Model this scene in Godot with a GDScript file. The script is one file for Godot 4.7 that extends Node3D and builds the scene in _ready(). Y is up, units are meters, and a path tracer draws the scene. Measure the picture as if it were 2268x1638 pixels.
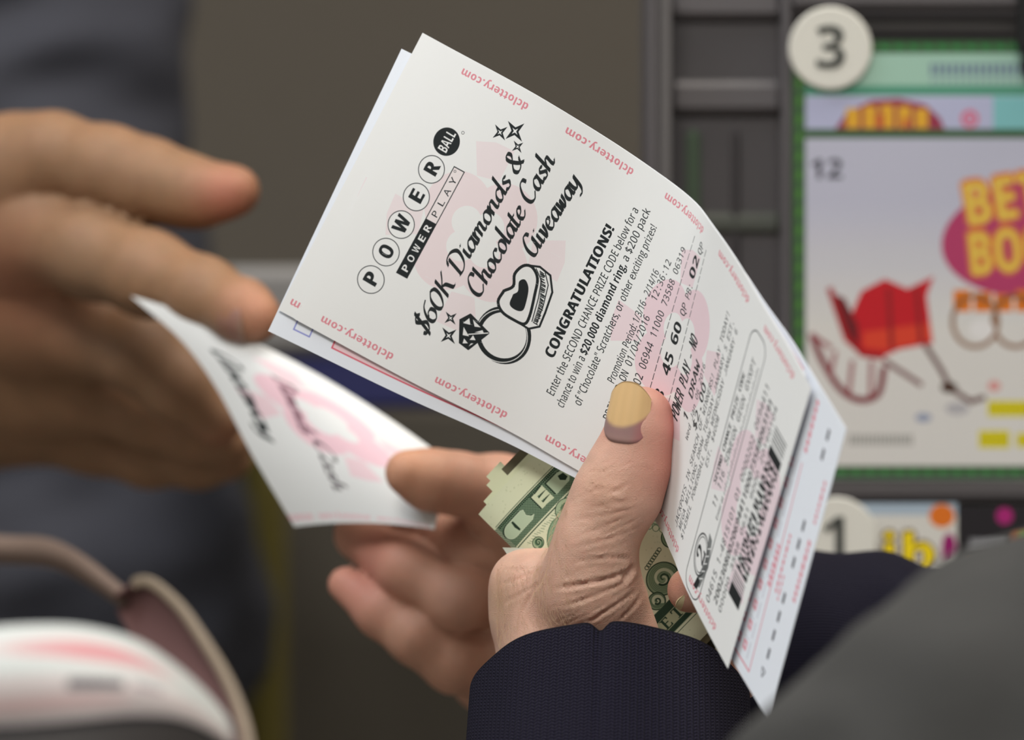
extends Node3D
# Close view of two people passing lottery tickets over a shop counter.
# Lengths inside the builders are millimetres round the point (0, 1200, 0); m() turns them into metres.
const PXMM := 0.1195      # millimetres per photograph pixel in the plane z = 0
const DIST := 1500.0      # camera to the plane z = 0
var serial := {}
var rng := RandomNumberGenerator.new()
var ts: TextServer
var fonts := {}
var paper_back: StandardMaterial3D


func _ready() -> void:
	# ---- camera
	var cam := Camera3D.new()
	cam.name = "camera"
	var lens := CameraAttributesPhysical.new()
	lens.frustum_focal_length = 12.0 / (819.0 * PXMM / DIST)
	lens.frustum_focus_distance = 1.475
	lens.frustum_near = 0.05
	lens.frustum_far = 20.0
	lens.exposure_aperture = lens.frustum_focal_length / 22.0
	cam.attributes = lens
	cam.fov = rad_to_deg(2.0 * atan(819.0 * PXMM / DIST))
	cam.position = Vector3(0, 1.2, 1.5)
	add_child(cam)
	# ---- sky outside the closed room, exposure
	var env := Environment.new()
	env.background_mode = Environment.BG_COLOR
	env.background_color = Color(0.5, 0.55, 0.6)
	env.tonemap_mode = Environment.TONE_MAPPER_LINEAR
	env.tonemap_exposure = 1.95
	env.sdfgi_enabled = true
	env.ssao_enabled = true
	env.ssil_enabled = true
	var we := WorldEnvironment.new()
	we.name = "environment"
	we.environment = env
	add_child(we)
	# ---- lamps: ceiling panels of the shop (fitting, glowing diffuser and an area light of the same size)
	ceiling_light("white ceiling light panel nearest the camera above the two people", Vector3(-0.25, 2.7, 1.6), Vector2(1.2, 0.6), Color(1.0, 0.99, 0.975), 2.15)
	ceiling_light("white ceiling light panel over the person in the dark jacket", Vector3(-1.1, 2.7, 0.35), Vector2(1.2, 0.6), Color(0.94, 0.97, 1.0), 0.6)
	ceiling_light("white ceiling light panel over the ticket dispenser", Vector3(0.6, 2.7, -0.1), Vector2(1.2, 0.6), Color(1.0, 0.97, 0.93), 0.75)
	rng.seed = 7
	ts = TextServerManager.get_primary_interface()
	for f in [["sans", "Droid Sans", 400], ["bold", "Droid Sans", 700], ["serif", "Droid Serif", 400], ["serifbold", "Droid Serif", 700], ["mono", "Droid Sans Mono", 400]]:
		var sf := SystemFont.new()
		sf.font_names = PackedStringArray([f[1]])
		sf.font_weight = f[2]
		fonts[f[0]] = sf
	paper_back = plain(Color(0.83, 0.84, 0.86), 0.75)
	room()
	background()
	dispenser()
	person_reaching()
	person_holding()
	banknotes()
	tickets()
	passed_ticket()
	foreground()


# ------------------------------------------------------------------ small helpers
func m(v: Vector3) -> Vector3:
	return Vector3(v.x, v.y + 1200.0, v.z) * 0.001


func at(px: float, py: float, z: float) -> Vector3:
	var s := PXMM * (DIST - z) / DIST
	return Vector3((px - 1134.0) * s, (819.0 - py) * s, z)


func seen(v: Vector3) -> Vector2:
	var s := DIST / (DIST - v.z) / PXMM
	return Vector2(1134.0 + v.x * s, 819.0 - v.y * s)


func numbered(called: String) -> String:
	if not serial.has(called):
		serial[called] = 0
		return called
	serial[called] += 1
	return "%s_%03d" % [called, serial[called]]


func thing(called: String, label: String, category: String, where := Vector3.ZERO, group := "") -> Node3D:
	var o := Node3D.new()
	o.name = numbered(called)
	o.position = where
	add_child(o)
	tag(o, label, category, group)
	return o


func tag(o: Node3D, label: String, category: String, group := "") -> void:
	o.set_meta("label", label)
	o.set_meta("category", category)
	if group:
		o.set_meta("group", group)


func part(called: String, mesh: Mesh, mat: Material, parent: Node3D = self, where := Vector3.ZERO) -> MeshInstance3D:
	var o := MeshInstance3D.new()
	o.name = numbered(called) if parent == self else called
	o.mesh = mesh
	if mat:
		o.material_override = mat
	o.position = where
	o.cast_shadow = GeometryInstance3D.SHADOW_CASTING_SETTING_ON
	parent.add_child(o, true)
	return o


func struct(called: String, mesh: Mesh, mat: Material, where: Vector3) -> void:
	part(called, mesh, mat, self, where).set_meta("kind", "structure")


func plain(c: Color, rough := 0.7, spec := 0.5) -> StandardMaterial3D:
	var s := StandardMaterial3D.new()
	s.albedo_color = c
	s.roughness = rough
	s.metallic_specular = spec
	return s


func printed(c: Image, rough := 0.75) -> StandardMaterial3D:
	var s := plain(Color.WHITE, rough, 0.4)
	s.albedo_texture = ImageTexture.create_from_image(c)
	s.texture_repeat = false
	return s


func noise_image(size: int, freq: float, octaves: int, seed_: int, kind := FastNoiseLite.TYPE_SIMPLEX_SMOOTH) -> Image:
	var n := FastNoiseLite.new()
	n.noise_type = kind
	n.seed = seed_
	n.frequency = freq
	n.fractal_octaves = octaves
	return n.get_seamless_image(size, size)


func relief(s: StandardMaterial3D, im: Image, repeats: float, cm: float) -> void:
	s.heightmap_enabled = true
	s.heightmap_texture = ImageTexture.create_from_image(im)
	s.heightmap_scale = cm
	s.uv1_triplanar = true
	s.uv1_scale = Vector3.ONE * repeats


func rounded_box(size: Vector3, r: float) -> ArrayMesh:
	# a box with its edges cut at 45 degrees, made from the convex hull of 24 points
	var st := SurfaceTool.new()
	st.begin(Mesh.PRIMITIVE_TRIANGLES)
	st.set_smooth_group(-1)
	var h := size * 0.5
	var faces := []
	for ax in 3:
		for s in [-1.0, 1.0]:
			var u := (ax + 1) % 3
			var v := (ax + 2) % 3
			var q := []
			for c in [[-1, -1], [1, -1], [1, 1], [-1, 1]]:
				var p := Vector3.ZERO
				p[ax] = s * h[ax]
				p[u] = c[0] * (h[u] - r)
				p[v] = c[1] * (h[v] - r)
				q.append(p)
			faces.append(q)
	for ax in 3:
		var u := (ax + 1) % 3
		var v := (ax + 2) % 3
		for su in [-1.0, 1.0]:
			for sv in [-1.0, 1.0]:
				var q := []
				for c in [[-1, 0], [1, 0], [1, 1], [-1, 1]]:
					var p := Vector3.ZERO
					p[ax] = c[0] * (h[ax] - r)
					p[u] = su * (h[u] - (r if c[1] == 1 else 0.0))
					p[v] = sv * (h[v] - (0.0 if c[1] == 1 else r))
					q.append(p)
				faces.append(q)
	for sx in [-1.0, 1.0]:
		for sy in [-1.0, 1.0]:
			for sz in [-1.0, 1.0]:
				faces.append([Vector3(sx * h.x, sy * (h.y - r), sz * (h.z - r)), Vector3(sx * (h.x - r), sy * h.y, sz * (h.z - r)), Vector3(sx * (h.x - r), sy * (h.y - r), sz * h.z)])
	for q in faces:
		var mid := Vector3.ZERO
		for p in q:
			mid += p
		var n: Vector3 = (q[1] - q[0]).cross(q[2] - q[0])
		var order := range(q.size())
		if n.dot(mid) > 0:
			order.reverse()
		for k in range(1, q.size() - 1):
			for j in [order[0], order[k], order[k + 1]]:
				st.add_vertex(q[j])
	st.generate_normals()
	return st.commit()


func box(w: float, h: float, d: float, r := 1.0) -> ArrayMesh:      # millimetres
	return rounded_box(Vector3(w, h, d) * 0.001, r * 0.001)


func disc(radius: float, depth: float) -> ArrayMesh:                 # round tag facing +z with a turned edge, millimetres
	var prof := [Vector2(0, depth), Vector2(radius - 0.5, depth), Vector2(radius, depth - 0.5), Vector2(radius, 0), Vector2(0, 0)]
	var st := SurfaceTool.new()
	st.begin(Mesh.PRIMITIVE_TRIANGLES)
	st.set_smooth_group(-1)
	var n := 64
	for i in n:
		var a := TAU * i / n
		var b := TAU * (i + 1) / n
		for k in prof.size() - 1:
			var p: Vector2 = prof[k]
			var q: Vector2 = prof[k + 1]
			var v := [Vector3(p.x * cos(a), p.x * sin(a), p.y), Vector3(q.x * cos(a), q.x * sin(a), q.y), Vector3(q.x * cos(b), q.x * sin(b), q.y), Vector3(p.x * cos(b), p.x * sin(b), p.y)]
			for j in [0, 2, 1, 0, 3, 2]:
				st.add_vertex(v[j] * 0.001)
	st.generate_normals()
	return st.commit()


func curve(pts: Array, t: float) -> Variant:                          # Catmull-Rom through evenly counted points, t in 0..1
	var n := pts.size() - 1
	var f := clampf(t, 0.0, 1.0) * n
	var i := mini(int(f), n - 1)
	var u := f - i
	var b = pts[i]
	var c = pts[i + 1]
	var a = pts[i - 1] if i > 0 else b * 2.0 - c
	var d = pts[i + 2] if i + 2 <= n else c * 2.0 - b
	return 0.5 * (2.0 * b + (c - a) * u + (2.0 * a - 5.0 * b + 4.0 * c - d) * u * u + (3.0 * b - a - 3.0 * c + d) * u * u * u)


# A sheet with thickness. shape(u, v) gives millimetres; u, v run 0..1; v = 0 is the top row of its print.
func sheet(shape: Callable, nu: int, nv: int, thick: float, front: Material, back: Material) -> ArrayMesh:
	var top := PackedVector3Array()
	var nor := PackedVector3Array()
	var uv := PackedVector2Array()
	for j in nv + 1:
		for i in nu + 1:
			top.append(shape.call(float(i) / nu, float(j) / nv))
			uv.append(Vector2(float(i) / nu, float(j) / nv))
	var w := nu + 1
	for j in nv + 1:
		for i in nu + 1:
			var du: Vector3 = top[j * w + mini(i + 1, nu)] - top[j * w + maxi(i - 1, 0)]
			var dv: Vector3 = top[mini(j + 1, nv) * w + i] - top[maxi(j - 1, 0) * w + i]
			nor.append(dv.cross(du).normalized())
	var mesh := ArrayMesh.new()
	var flip := PackedVector3Array()
	var low := PackedVector3Array()
	var high := PackedVector3Array()
	for k in top.size():
		high.append(m(top[k]))
		low.append(m(top[k] - nor[k] * thick))
		flip.append(-nor[k])
	var ia := PackedInt32Array()
	var ib := PackedInt32Array()
	for j in nv:
		for i in nu:
			var a := j * w + i
			ia.append_array([a, a + 1, a + w + 1, a, a + w + 1, a + w])
			ib.append_array([a, a + w + 1, a + 1, a, a + w, a + w + 1])
	var rim := []
	for i in nu:
		rim.append([i, i + 1])
		rim.append([nv * w + i + 1, nv * w + i])
	for j in nv:
		rim.append([(j + 1) * w, j * w])
		rim.append([j * w + nu, (j + 1) * w + nu])
	var bv := low.duplicate()
	var bn := flip.duplicate()
	for e in rim:
		var base := bv.size()
		var along: Vector3 = high[e[1]] - high[e[0]]
		var out: Vector3 = nor[e[0]].cross(along).normalized()
		for p in [high[e[0]], high[e[1]], low[e[1]], low[e[0]]]:
			bv.append(p)
			bn.append(out)
		ib.append_array([base, base + 2, base + 1, base, base + 3, base + 2])
	var arr := []
	arr.resize(Mesh.ARRAY_MAX)
	arr[Mesh.ARRAY_VERTEX] = high
	arr[Mesh.ARRAY_NORMAL] = nor
	arr[Mesh.ARRAY_TEX_UV] = uv
	arr[Mesh.ARRAY_INDEX] = ia
	mesh.add_surface_from_arrays(Mesh.PRIMITIVE_TRIANGLES, arr)
	mesh.surface_set_material(0, front)
	var arb := []
	arb.resize(Mesh.ARRAY_MAX)
	arb[Mesh.ARRAY_VERTEX] = bv
	arb[Mesh.ARRAY_NORMAL] = bn
	arb[Mesh.ARRAY_INDEX] = ib
	mesh.add_surface_from_arrays(Mesh.PRIMITIVE_TRIANGLES, arb)
	mesh.surface_set_material(1, back)
	return mesh


# A tube: rings(t, angle) gives millimetres, open ended, with an inner wall.
func tube(ring: Callable, nt: int, na: int) -> ArrayMesh:
	var v := PackedVector3Array()
	var uv := PackedVector2Array()
	var ix := PackedInt32Array()
	for j in nt + 1:
		for i in na + 1:
			v.append(m(ring.call(float(j) / nt, TAU * i / na)))
			uv.append(Vector2(float(i) / na, float(j) / nt))
	var w := na + 1
	for j in nt:
		for i in na:
			var a := j * w + i
			ix.append_array([a, a + w + 1, a + 1, a, a + w, a + w + 1])
	var nor := normals_of(v, ix)
	for j in nt + 1:
		var s := (nor[j * w] + nor[j * w + na]).normalized()
		nor[j * w] = s
		nor[j * w + na] = s
	var arr := []
	arr.resize(Mesh.ARRAY_MAX)
	arr[Mesh.ARRAY_VERTEX] = v
	arr[Mesh.ARRAY_NORMAL] = nor
	arr[Mesh.ARRAY_TEX_UV] = uv
	arr[Mesh.ARRAY_INDEX] = ix
	var mesh := ArrayMesh.new()
	mesh.add_surface_from_arrays(Mesh.PRIMITIVE_TRIANGLES, arr)
	return mesh


func normals_of(v: PackedVector3Array, ix: PackedInt32Array) -> PackedVector3Array:
	var nor := PackedVector3Array()
	nor.resize(v.size())
	for k in range(0, ix.size(), 3):
		var a := ix[k]
		var b := ix[k + 1]
		var c := ix[k + 2]
		var n := (v[c] - v[a]).cross(v[b] - v[a])
		nor[a] += n
		nor[b] += n
		nor[c] += n
	for k in nor.size():
		nor[k] = nor[k].normalized()
	return nor


# ------------------------------------------------------------------ flat print: polygons, strokes and lettering drawn into an image
class Print:
	var w: int
	var h: int
	var s: float                       # pixels per unit
	var o := Vector2.ZERO
	var px := PackedByteArray()

	func _init(width: float, height: float, scale: float, paper: Color) -> void:
		s = scale
		w = int(ceil(width * scale))
		h = int(ceil(height * scale))
		px.resize(w * h * 3)
		for k in w * h:
			px[k * 3] = int(paper.r * 255)
			px[k * 3 + 1] = int(paper.g * 255)
			px[k * 3 + 2] = int(paper.b * 255)

	func picture() -> Image:
		return Image.create_from_data(w, h, false, Image.FORMAT_RGB8, px)

	func fill(polys: Array, col: Color, worn := 0.0) -> void:
		var lo := Vector2(1e9, 1e9)
		var hi := Vector2(-1e9, -1e9)
		for poly in polys:
			for p in poly:
				lo = lo.min(p)
				hi = hi.max(p)
		lo = (lo - o) * s
		hi = (hi - o) * s
		var x0 := clampi(int(floor(lo.x)), 0, w)
		var x1 := clampi(int(ceil(hi.x)) + 1, 0, w)
		var y0 := clampi(int(floor(lo.y)), 0, h)
		var y1 := clampi(int(ceil(hi.y)) + 1, 0, h)
		if x1 <= x0 or y1 <= y0:
			return
		var rows := (y1 - y0) * 3
		var cross := []
		cross.resize(rows)
		for poly in polys:
			var n: int = poly.size()
			for i in n:
				var a: Vector2 = (poly[i] - o) * s
				var b: Vector2 = (poly[(i + 1) % n] - o) * s
				if a.y == b.y:
					continue
				var dir := 1.0
				if a.y > b.y:
					var t := a
					a = b
					b = t
					dir = -1.0
				var r0 := maxi(int(ceil((a.y - y0) * 3.0 - 0.5)), 0)
				var r1 := mini(int(ceil((b.y - y0) * 3.0 - 0.5)), rows)
				var slope := (b.x - a.x) / (b.y - a.y)
				for r in range(r0, r1):
					var x := a.x + (y0 + (r + 0.5) / 3.0 - a.y) * slope
					if cross[r] == null:
						cross[r] = PackedVector2Array()
					cross[r].append(Vector2(x, dir))
		var cover := PackedFloat32Array()
		cover.resize(x1 - x0 + 2)
		var cr := int(col.r * 255)
		var cg := int(col.g * 255)
		var cb := int(col.b * 255)
		for y in range(y0, y1):
			cover.fill(0.0)
			var any := false
			for sub in 3:
				var list = cross[(y - y0) * 3 + sub]
				if list == null:
					continue
				any = true
				list.sort()
				var wind := 0.0
				for k in list.size() - 1:
					wind += list[k].y
					if wind == 0.0:
						continue
					var xa := clampf(list[k].x - x0, 0.0, x1 - x0)
					var xb := clampf(list[k + 1].x - x0, 0.0, x1 - x0)
					if xb <= xa:
						continue
					var ia := int(xa)
					var ib := int(xb)
					if ia == ib:
						cover[ia] += xb - xa
					else:
						cover[ia] += ia + 1 - xa
						for q in range(ia + 1, ib):
							cover[q] += 1.0
						cover[ib] += xb - ib
			if not any:
				continue
			for x in x1 - x0:
				var c := cover[x] / 3.0 * col.a
				if c <= 0.003:
					continue
				c = minf(c, 1.0)
				var k := (y * w + x0 + x) * 3
				px[k] = int(lerpf(px[k], cr, c))
				px[k + 1] = int(lerpf(px[k + 1], cg, c))
				px[k + 2] = int(lerpf(px[k + 2], cb, c))

	func stroke(pts: Array, width: float, col: Color, closed := false) -> void:
		var line := PackedVector2Array(pts)
		if closed:
			var n := line.size()
			for i in n:
				seg(line[i], line[(i + 1) % n], width, col)
			return
		for i in line.size() - 1:
			seg(line[i], line[i + 1], width, col)

	func seg(a: Vector2, b: Vector2, width: float, col: Color) -> void:
		var d := (b - a).normalized() * width * 0.5
		var n := Vector2(-d.y, d.x)
		var e := d * 0.45
		fill([PackedVector2Array([a - e + n, b + e + n, b + e - n, a - e - n])], col)

	func oval(c: Vector2, rx: float, ry: float, col: Color, turn := 0.0) -> void:
		fill([Print.ring(c, rx, ry, turn)], col)

	func hoop(c: Vector2, rx: float, ry: float, width: float, col: Color, turn := 0.0) -> void:
		var inner := Print.ring(c, rx - width * 0.5, ry - width * 0.5, turn)
		inner.reverse()
		fill([Print.ring(c, rx + width * 0.5, ry + width * 0.5, turn), inner], col)

	static func ring(c: Vector2, rx: float, ry: float, turn := 0.0) -> PackedVector2Array:
		var out := PackedVector2Array()
		var n := 40
		for i in n:
			out.append(c + Vector2(rx * cos(TAU * i / n), ry * sin(TAU * i / n)).rotated(turn))
		return out

	func rect(x0: float, y0: float, x1: float, y1: float, col: Color) -> void:
		fill([PackedVector2Array([Vector2(x0, y0), Vector2(x1, y0), Vector2(x1, y1), Vector2(x0, y1)])], col)


# Lettering along the baseline from a to b (units of the print), capitals «cap» tall.
func letter(c: Print, text: String, font: String, a: Vector2, b: Vector2, cap: float, col: Color, slant := 0.0) -> void:
	var rid: RID = fonts[font].get_rids()[0]
	var pen := 0.0
	var glyphs := []
	for i in text.length():
		var g := ts.font_get_glyph_index(rid, 128, text.unicode_at(i), 0)
		glyphs.append([g, pen])
		pen += ts.font_get_glyph_advance(rid, 128, g).x
	var dx := (b - a) / pen
	var dy := Vector2(-(b - a).y, (b - a).x).normalized() * cap / (128.0 * 0.714)
	for e in glyphs:
		var d := ts.font_get_glyph_contours(rid, 128, e[0])
		if not d.has("points") or d.points.size() == 0:
			continue
		var polys := []
		var from := 0
		for last in d.contours:
			var poly := PackedVector2Array()
			for k in range(from, last + 1):
				var p: Vector3 = d.points[k]
				poly.append(a + dx * (e[1] + p.x - slant * p.y) + dy * p.y)
			from = last + 1
			polys.append(poly)
		c.fill(polys, col)


# Brush script: pen strokes through points, x-height 0.5, capitals 1.0
const SCRIPT := {
	"a": [0.52, [[.42, .42, .28, .5, .1, .36, .06, .14, .16, .0, .3, .08, .42, .3], [.44, .5, .41, .15, .46, .0, .56, .08]]],
	"c": [0.44, [[.4, .38, .34, .49, .2, .46, .07, .26, .1, .05, .24, -.01, .42, .12]]],
	"d": [0.54, [[.42, .42, .28, .5, .1, .36, .06, .14, .16, .0, .3, .08, .42, .3], [.5, 1.0, .43, .15, .48, .0, .58, .08]]],
	"e": [0.46, [[.08, .22, .28, .28, .38, .4, .28, .5, .12, .4, .06, .18, .16, .0, .3, .02, .44, .14]]],
	"h": [0.52, [[.12, 1.0, .08, .0], [.1, .25, .26, .48, .38, .44, .36, .14, .42, .0, .54, .1]]],
	"i": [0.24, [[.1, .5, .08, .12, .14, .0, .24, .08], [.12, .7, .14, .74]]],
	"l": [0.24, [[.14, 1.0, .08, .15, .14, .0, .24, .08]]],
	"m": [0.68, [[.06, .5, .05, .0], [.06, .25, .2, .48, .3, .42, .28, .0], [.28, .25, .44, .48, .54, .42, .5, .12, .56, .0, .66, .08]]],
	"n": [0.5, [[.06, .5, .05, .0], [.06, .25, .22, .48, .34, .44, .32, .12, .38, .0, .48, .08]]],
	"o": [0.46, [[.24, .5, .07, .3, .1, .04, .24, -.01, .4, .16, .38, .42, .24, .5]]],
	"s": [0.4, [[.36, .44, .24, .5, .12, .4, .22, .28, .34, .16, .26, .01, .1, .02, .04, .1]]],
	"t": [0.32, [[.16, .78, .1, .14, .16, .0, .3, .08], [.02, .5, .3, .5]]],
	"v": [0.42, [[.04, .48, .12, .44, .16, .0, .3, .2, .36, .5]]],
	"w": [0.58, [[.04, .48, .1, .44, .12, .02, .26, .3, .3, .44], [.3, .44, .3, .03, .46, .2, .52, .5]]],
	"y": [0.5, [[.06, .5, .08, .15, .2, .03, .34, .2, .42, .5], [.42, .5, .36, -.1, .2, -.3, .06, -.28]]],
	"D": [0.74, [[.18, .88, .12, .0], [.0, .74, .1, .94, .4, .98, .66, .7, .56, .2, .3, -.01, .06, .02]]],
	"C": [0.62, [[.58, .76, .5, .96, .26, .9, .06, .5, .1, .1, .32, -.02, .56, .16]]],
	"G": [0.74, [[.56, .8, .48, .96, .26, .92, .06, .5, .1, .08, .3, .0, .5, .2, .58, .6], [.6, .64, .56, .12, .62, .0, .72, .08]]],
	"K": [0.66, [[.16, .95, .1, .0], [.58, .92, .4, .7, .16, .48], [.2, .5, .36, .4, .5, .02, .62, .0]]],
	"$": [0.5, [[.44, .78, .3, .9, .14, .76, .26, .52, .42, .3, .32, .04, .12, .04, .04, .18], [.34, 1.04, .18, -.14]]],
	"6": [0.54, [[.5, .9, .24, .76, .07, .4, .1, .08, .28, -.02, .46, .18, .4, .46, .22, .46, .1, .3]]],
	"0": [0.6, [[.34, .9, .12, .66, .06, .24, .18, .0, .36, .06, .52, .4, .52, .76, .34, .9]]],
	"&": [0.64, [[.56, .34, .4, .04, .16, -.02, .05, .2, .2, .44, .4, .68, .34, .9, .18, .86, .2, .6, .4, .2, .6, .0]]],
	" ": [0.3, []],
}


func script(c: Print, text: String, a: Vector2, b: Vector2, cap: float, col: Color, pen := 0.2) -> void:
	var total := 0.0
	for ch in text:
		total += SCRIPT[ch][0]
	var along := (b - a) / total
	var up := Vector2((b - a).y, -(b - a).x).normalized() * cap
	var at_ := 0.0
	var nib := (along.normalized() * 0.9 + up.normalized() * 0.3).normalized() * pen * cap * 0.5
	for ch in text:
		for st in SCRIPT[ch][1]:
			var pts := []
			for k in range(0, st.size(), 2):
				pts.append(Vector2(st[k], st[k + 1]))
			var line := []
			var n := (pts.size() - 1) * 5
			for k in n + 1:
				var q: Vector2 = curve(pts, float(k) / n)
				line.append(a + along * (at_ + q.x + q.y * 0.16) + up * q.y)
			for k in line.size() - 1:
				var p: Vector2 = line[k]
				var q: Vector2 = line[k + 1]
				c.fill([Geometry2D.convex_hull(PackedVector2Array([p + nib, p - nib, q + nib, q - nib]))], col)
			c.stroke(line, pen * cap * 0.27, col)
		at_ += SCRIPT[ch][0]


# ------------------------------------------------------------------ bodies: tapered bones joined by a smooth minimum, meshed as surface nets
class Flesh:
	var a := PackedVector3Array()
	var ab := PackedVector3Array()
	var inv := PackedFloat32Array()
	var ra := PackedFloat32Array()
	var dr := PackedFloat32Array()
	var group := PackedInt32Array()
	var k := 7.0
	var kin := 3.0

	# points: Vector3 centre and radius, one after the other along a chain
	func chain(g: int, pts: Array) -> void:
		for i in pts.size() - 1:
			var p: Vector3 = pts[i][0]
			var q: Vector3 = pts[i + 1][0]
			a.append(p)
			ab.append(q - p)
			inv.append(1.0 / maxf((q - p).length_squared(), 1e-6))
			ra.append(pts[i][1])
			dr.append(pts[i + 1][1] - pts[i][1])
			group.append(g)

	func one(i: int, p: Vector3) -> float:
		var d := p - a[i]
		var t := clampf(d.dot(ab[i]) * inv[i], 0.0, 1.0)
		return (d - ab[i] * t).length() - ra[i] - dr[i] * t

	func field(p: Vector3, use: PackedInt32Array) -> float:
		var palm := 1e4
		var best := 1e4
		var cur := 0
		var f := 1e4
		for i in use:
			var d := p - a[i]
			var t := clampf(d.dot(ab[i]) * inv[i], 0.0, 1.0)
			var e := (d - ab[i] * t).length() - ra[i] - dr[i] * t
			var g := group[i]
			if g == 0:
				var h := maxf(k - absf(palm - e), 0.0)
				palm = minf(palm, e) - h * h * 0.25 / k
				continue
			if g != cur:
				if cur:
					var h := maxf(k - absf(palm - f), 0.0)
					best = minf(best, minf(palm, f) - h * h * 0.25 / k)
				cur = g
				f = e
			else:
				var h := maxf(kin - absf(f - e), 0.0)
				f = minf(f, e) - h * h * 0.25 / kin
		if cur:
			var h := maxf(k - absf(palm - f), 0.0)
			best = minf(best, minf(palm, f) - h * h * 0.25 / k)
		return minf(best, palm)

	# appends to v, n, ix; cell in millimetres; lo..hi is the box to mesh
	func build(cell: float, lo: Vector3, hi: Vector3, v: PackedVector3Array, n: PackedVector3Array, ix: PackedInt32Array) -> void:
		var B := 6
		var nb := Vector3i(((hi - lo) / (cell * B)).ceil())
		var gx := nb.x * B + 1
		var gy := nb.y * B + 1
		var gz := nb.z * B + 1
		var val := PackedFloat32Array()
		val.resize(gx * gy * gz)
		val.fill(1e9)
		var at := PackedInt32Array()
		at.resize(gx * gy * gz)
		at.fill(-1)
		var half := cell * B * 0.5 * 1.7321
		var active := []
		for bz in nb.z:
			for by in nb.y:
				for bx in nb.x:
					var c := lo + Vector3(bx + 0.5, by + 0.5, bz + 0.5) * cell * B
					var ds := PackedFloat32Array()
					var near := 1e9
					for i in a.size():
						var e := one(i, c)
						ds.append(e)
						near = minf(near, e)
					if near > half * 1.25 + k * 0.5 or near < -half * 1.25 - 2.0:
						continue
					var use := PackedInt32Array()
					for i in a.size():
						if ds[i] < near + 2.2 * half + 2.5 * k:
							use.append(i)
					active.append(Vector3i(bx, by, bz) * B)
					for z in range(bz * B, bz * B + B + 1):
						for y in range(by * B, by * B + B + 1):
							var at0 := (z * gy + y) * gx
							for x in range(bx * B, bx * B + B + 1):
								if val[at0 + x] > 1e8:
									val[at0 + x] = field(lo + Vector3(x, y, z) * cell, use)
		var off := PackedInt32Array([0, 1, gx, gx + 1, gx * gy, gx * gy + 1, gx * gy + gx, gx * gy + gx + 1])
		var edges := [[0, 1], [2, 3], [4, 5], [6, 7], [0, 2], [1, 3], [4, 6], [5, 7], [0, 4], [1, 5], [2, 6], [3, 7]]
		var cells := PackedInt32Array()
		for blk in active:
			for z in range(blk.z, blk.z + B):
				for y in range(blk.y, blk.y + B):
					for x in range(blk.x, blk.x + B):
						var o: int = (z * gy + y) * gx + x
						var neg := 0
						for q in 8:
							if val[o + off[q]] < 0.0:
								neg += 1
						if neg == 0 or neg == 8:
							continue
						var sum := Vector3.ZERO
						var cnt := 0
						for e in edges:
							var p: float = val[o + off[e[0]]]
							var r: float = val[o + off[e[1]]]
							if (p < 0.0) != (r < 0.0):
								var t := p / (p - r)
								var c0 := Vector3(e[0] & 1, (e[0] >> 1) & 1, e[0] >> 2)
								var c1 := Vector3(e[1] & 1, (e[1] >> 1) & 1, e[1] >> 2)
								sum += c0.lerp(c1, t)
								cnt += 1
						at[o] = v.size()
						cells.append(o)
						v.append(lo + (Vector3(x, y, z) + sum / cnt) * cell)
						n.append(Vector3(val[o + off[1]] - val[o] + val[o + off[7]] - val[o + off[6]], val[o + off[2]] - val[o] + val[o + off[7]] - val[o + off[5]], val[o + off[4]] - val[o] + val[o + off[7]] - val[o + off[3]]).normalized())
		for o in cells:
			var s0 := val[o] < 0.0
			for e in [[1, gx, gx * gy], [gx, gx * gy, 1], [gx * gy, 1, gx]]:
				if s0 == (val[o + e[0]] < 0.0):
					continue
				var p := at[o]
				var q: int = at[o - e[1]]
				var r: int = at[o - e[1] - e[2]]
				var s: int = at[o - e[2]]
				if q < 0 or r < 0 or s < 0:
					continue
				if s0:
					ix.append_array([p, r, q, p, s, r])
				else:
					ix.append_array([p, q, r, p, r, s])


func flesh_mesh(v: PackedVector3Array, n: PackedVector3Array, ix: PackedInt32Array, colors: PackedColorArray) -> ArrayMesh:
	var w := PackedVector3Array()
	for p in v:
		w.append(m(p))
	var arr := []
	arr.resize(Mesh.ARRAY_MAX)
	arr[Mesh.ARRAY_VERTEX] = w
	arr[Mesh.ARRAY_NORMAL] = n
	arr[Mesh.ARRAY_INDEX] = ix
	if colors.size():
		arr[Mesh.ARRAY_COLOR] = colors
	var mesh := ArrayMesh.new()
	mesh.add_surface_from_arrays(Mesh.PRIMITIVE_TRIANGLES, arr)
	return mesh


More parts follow.
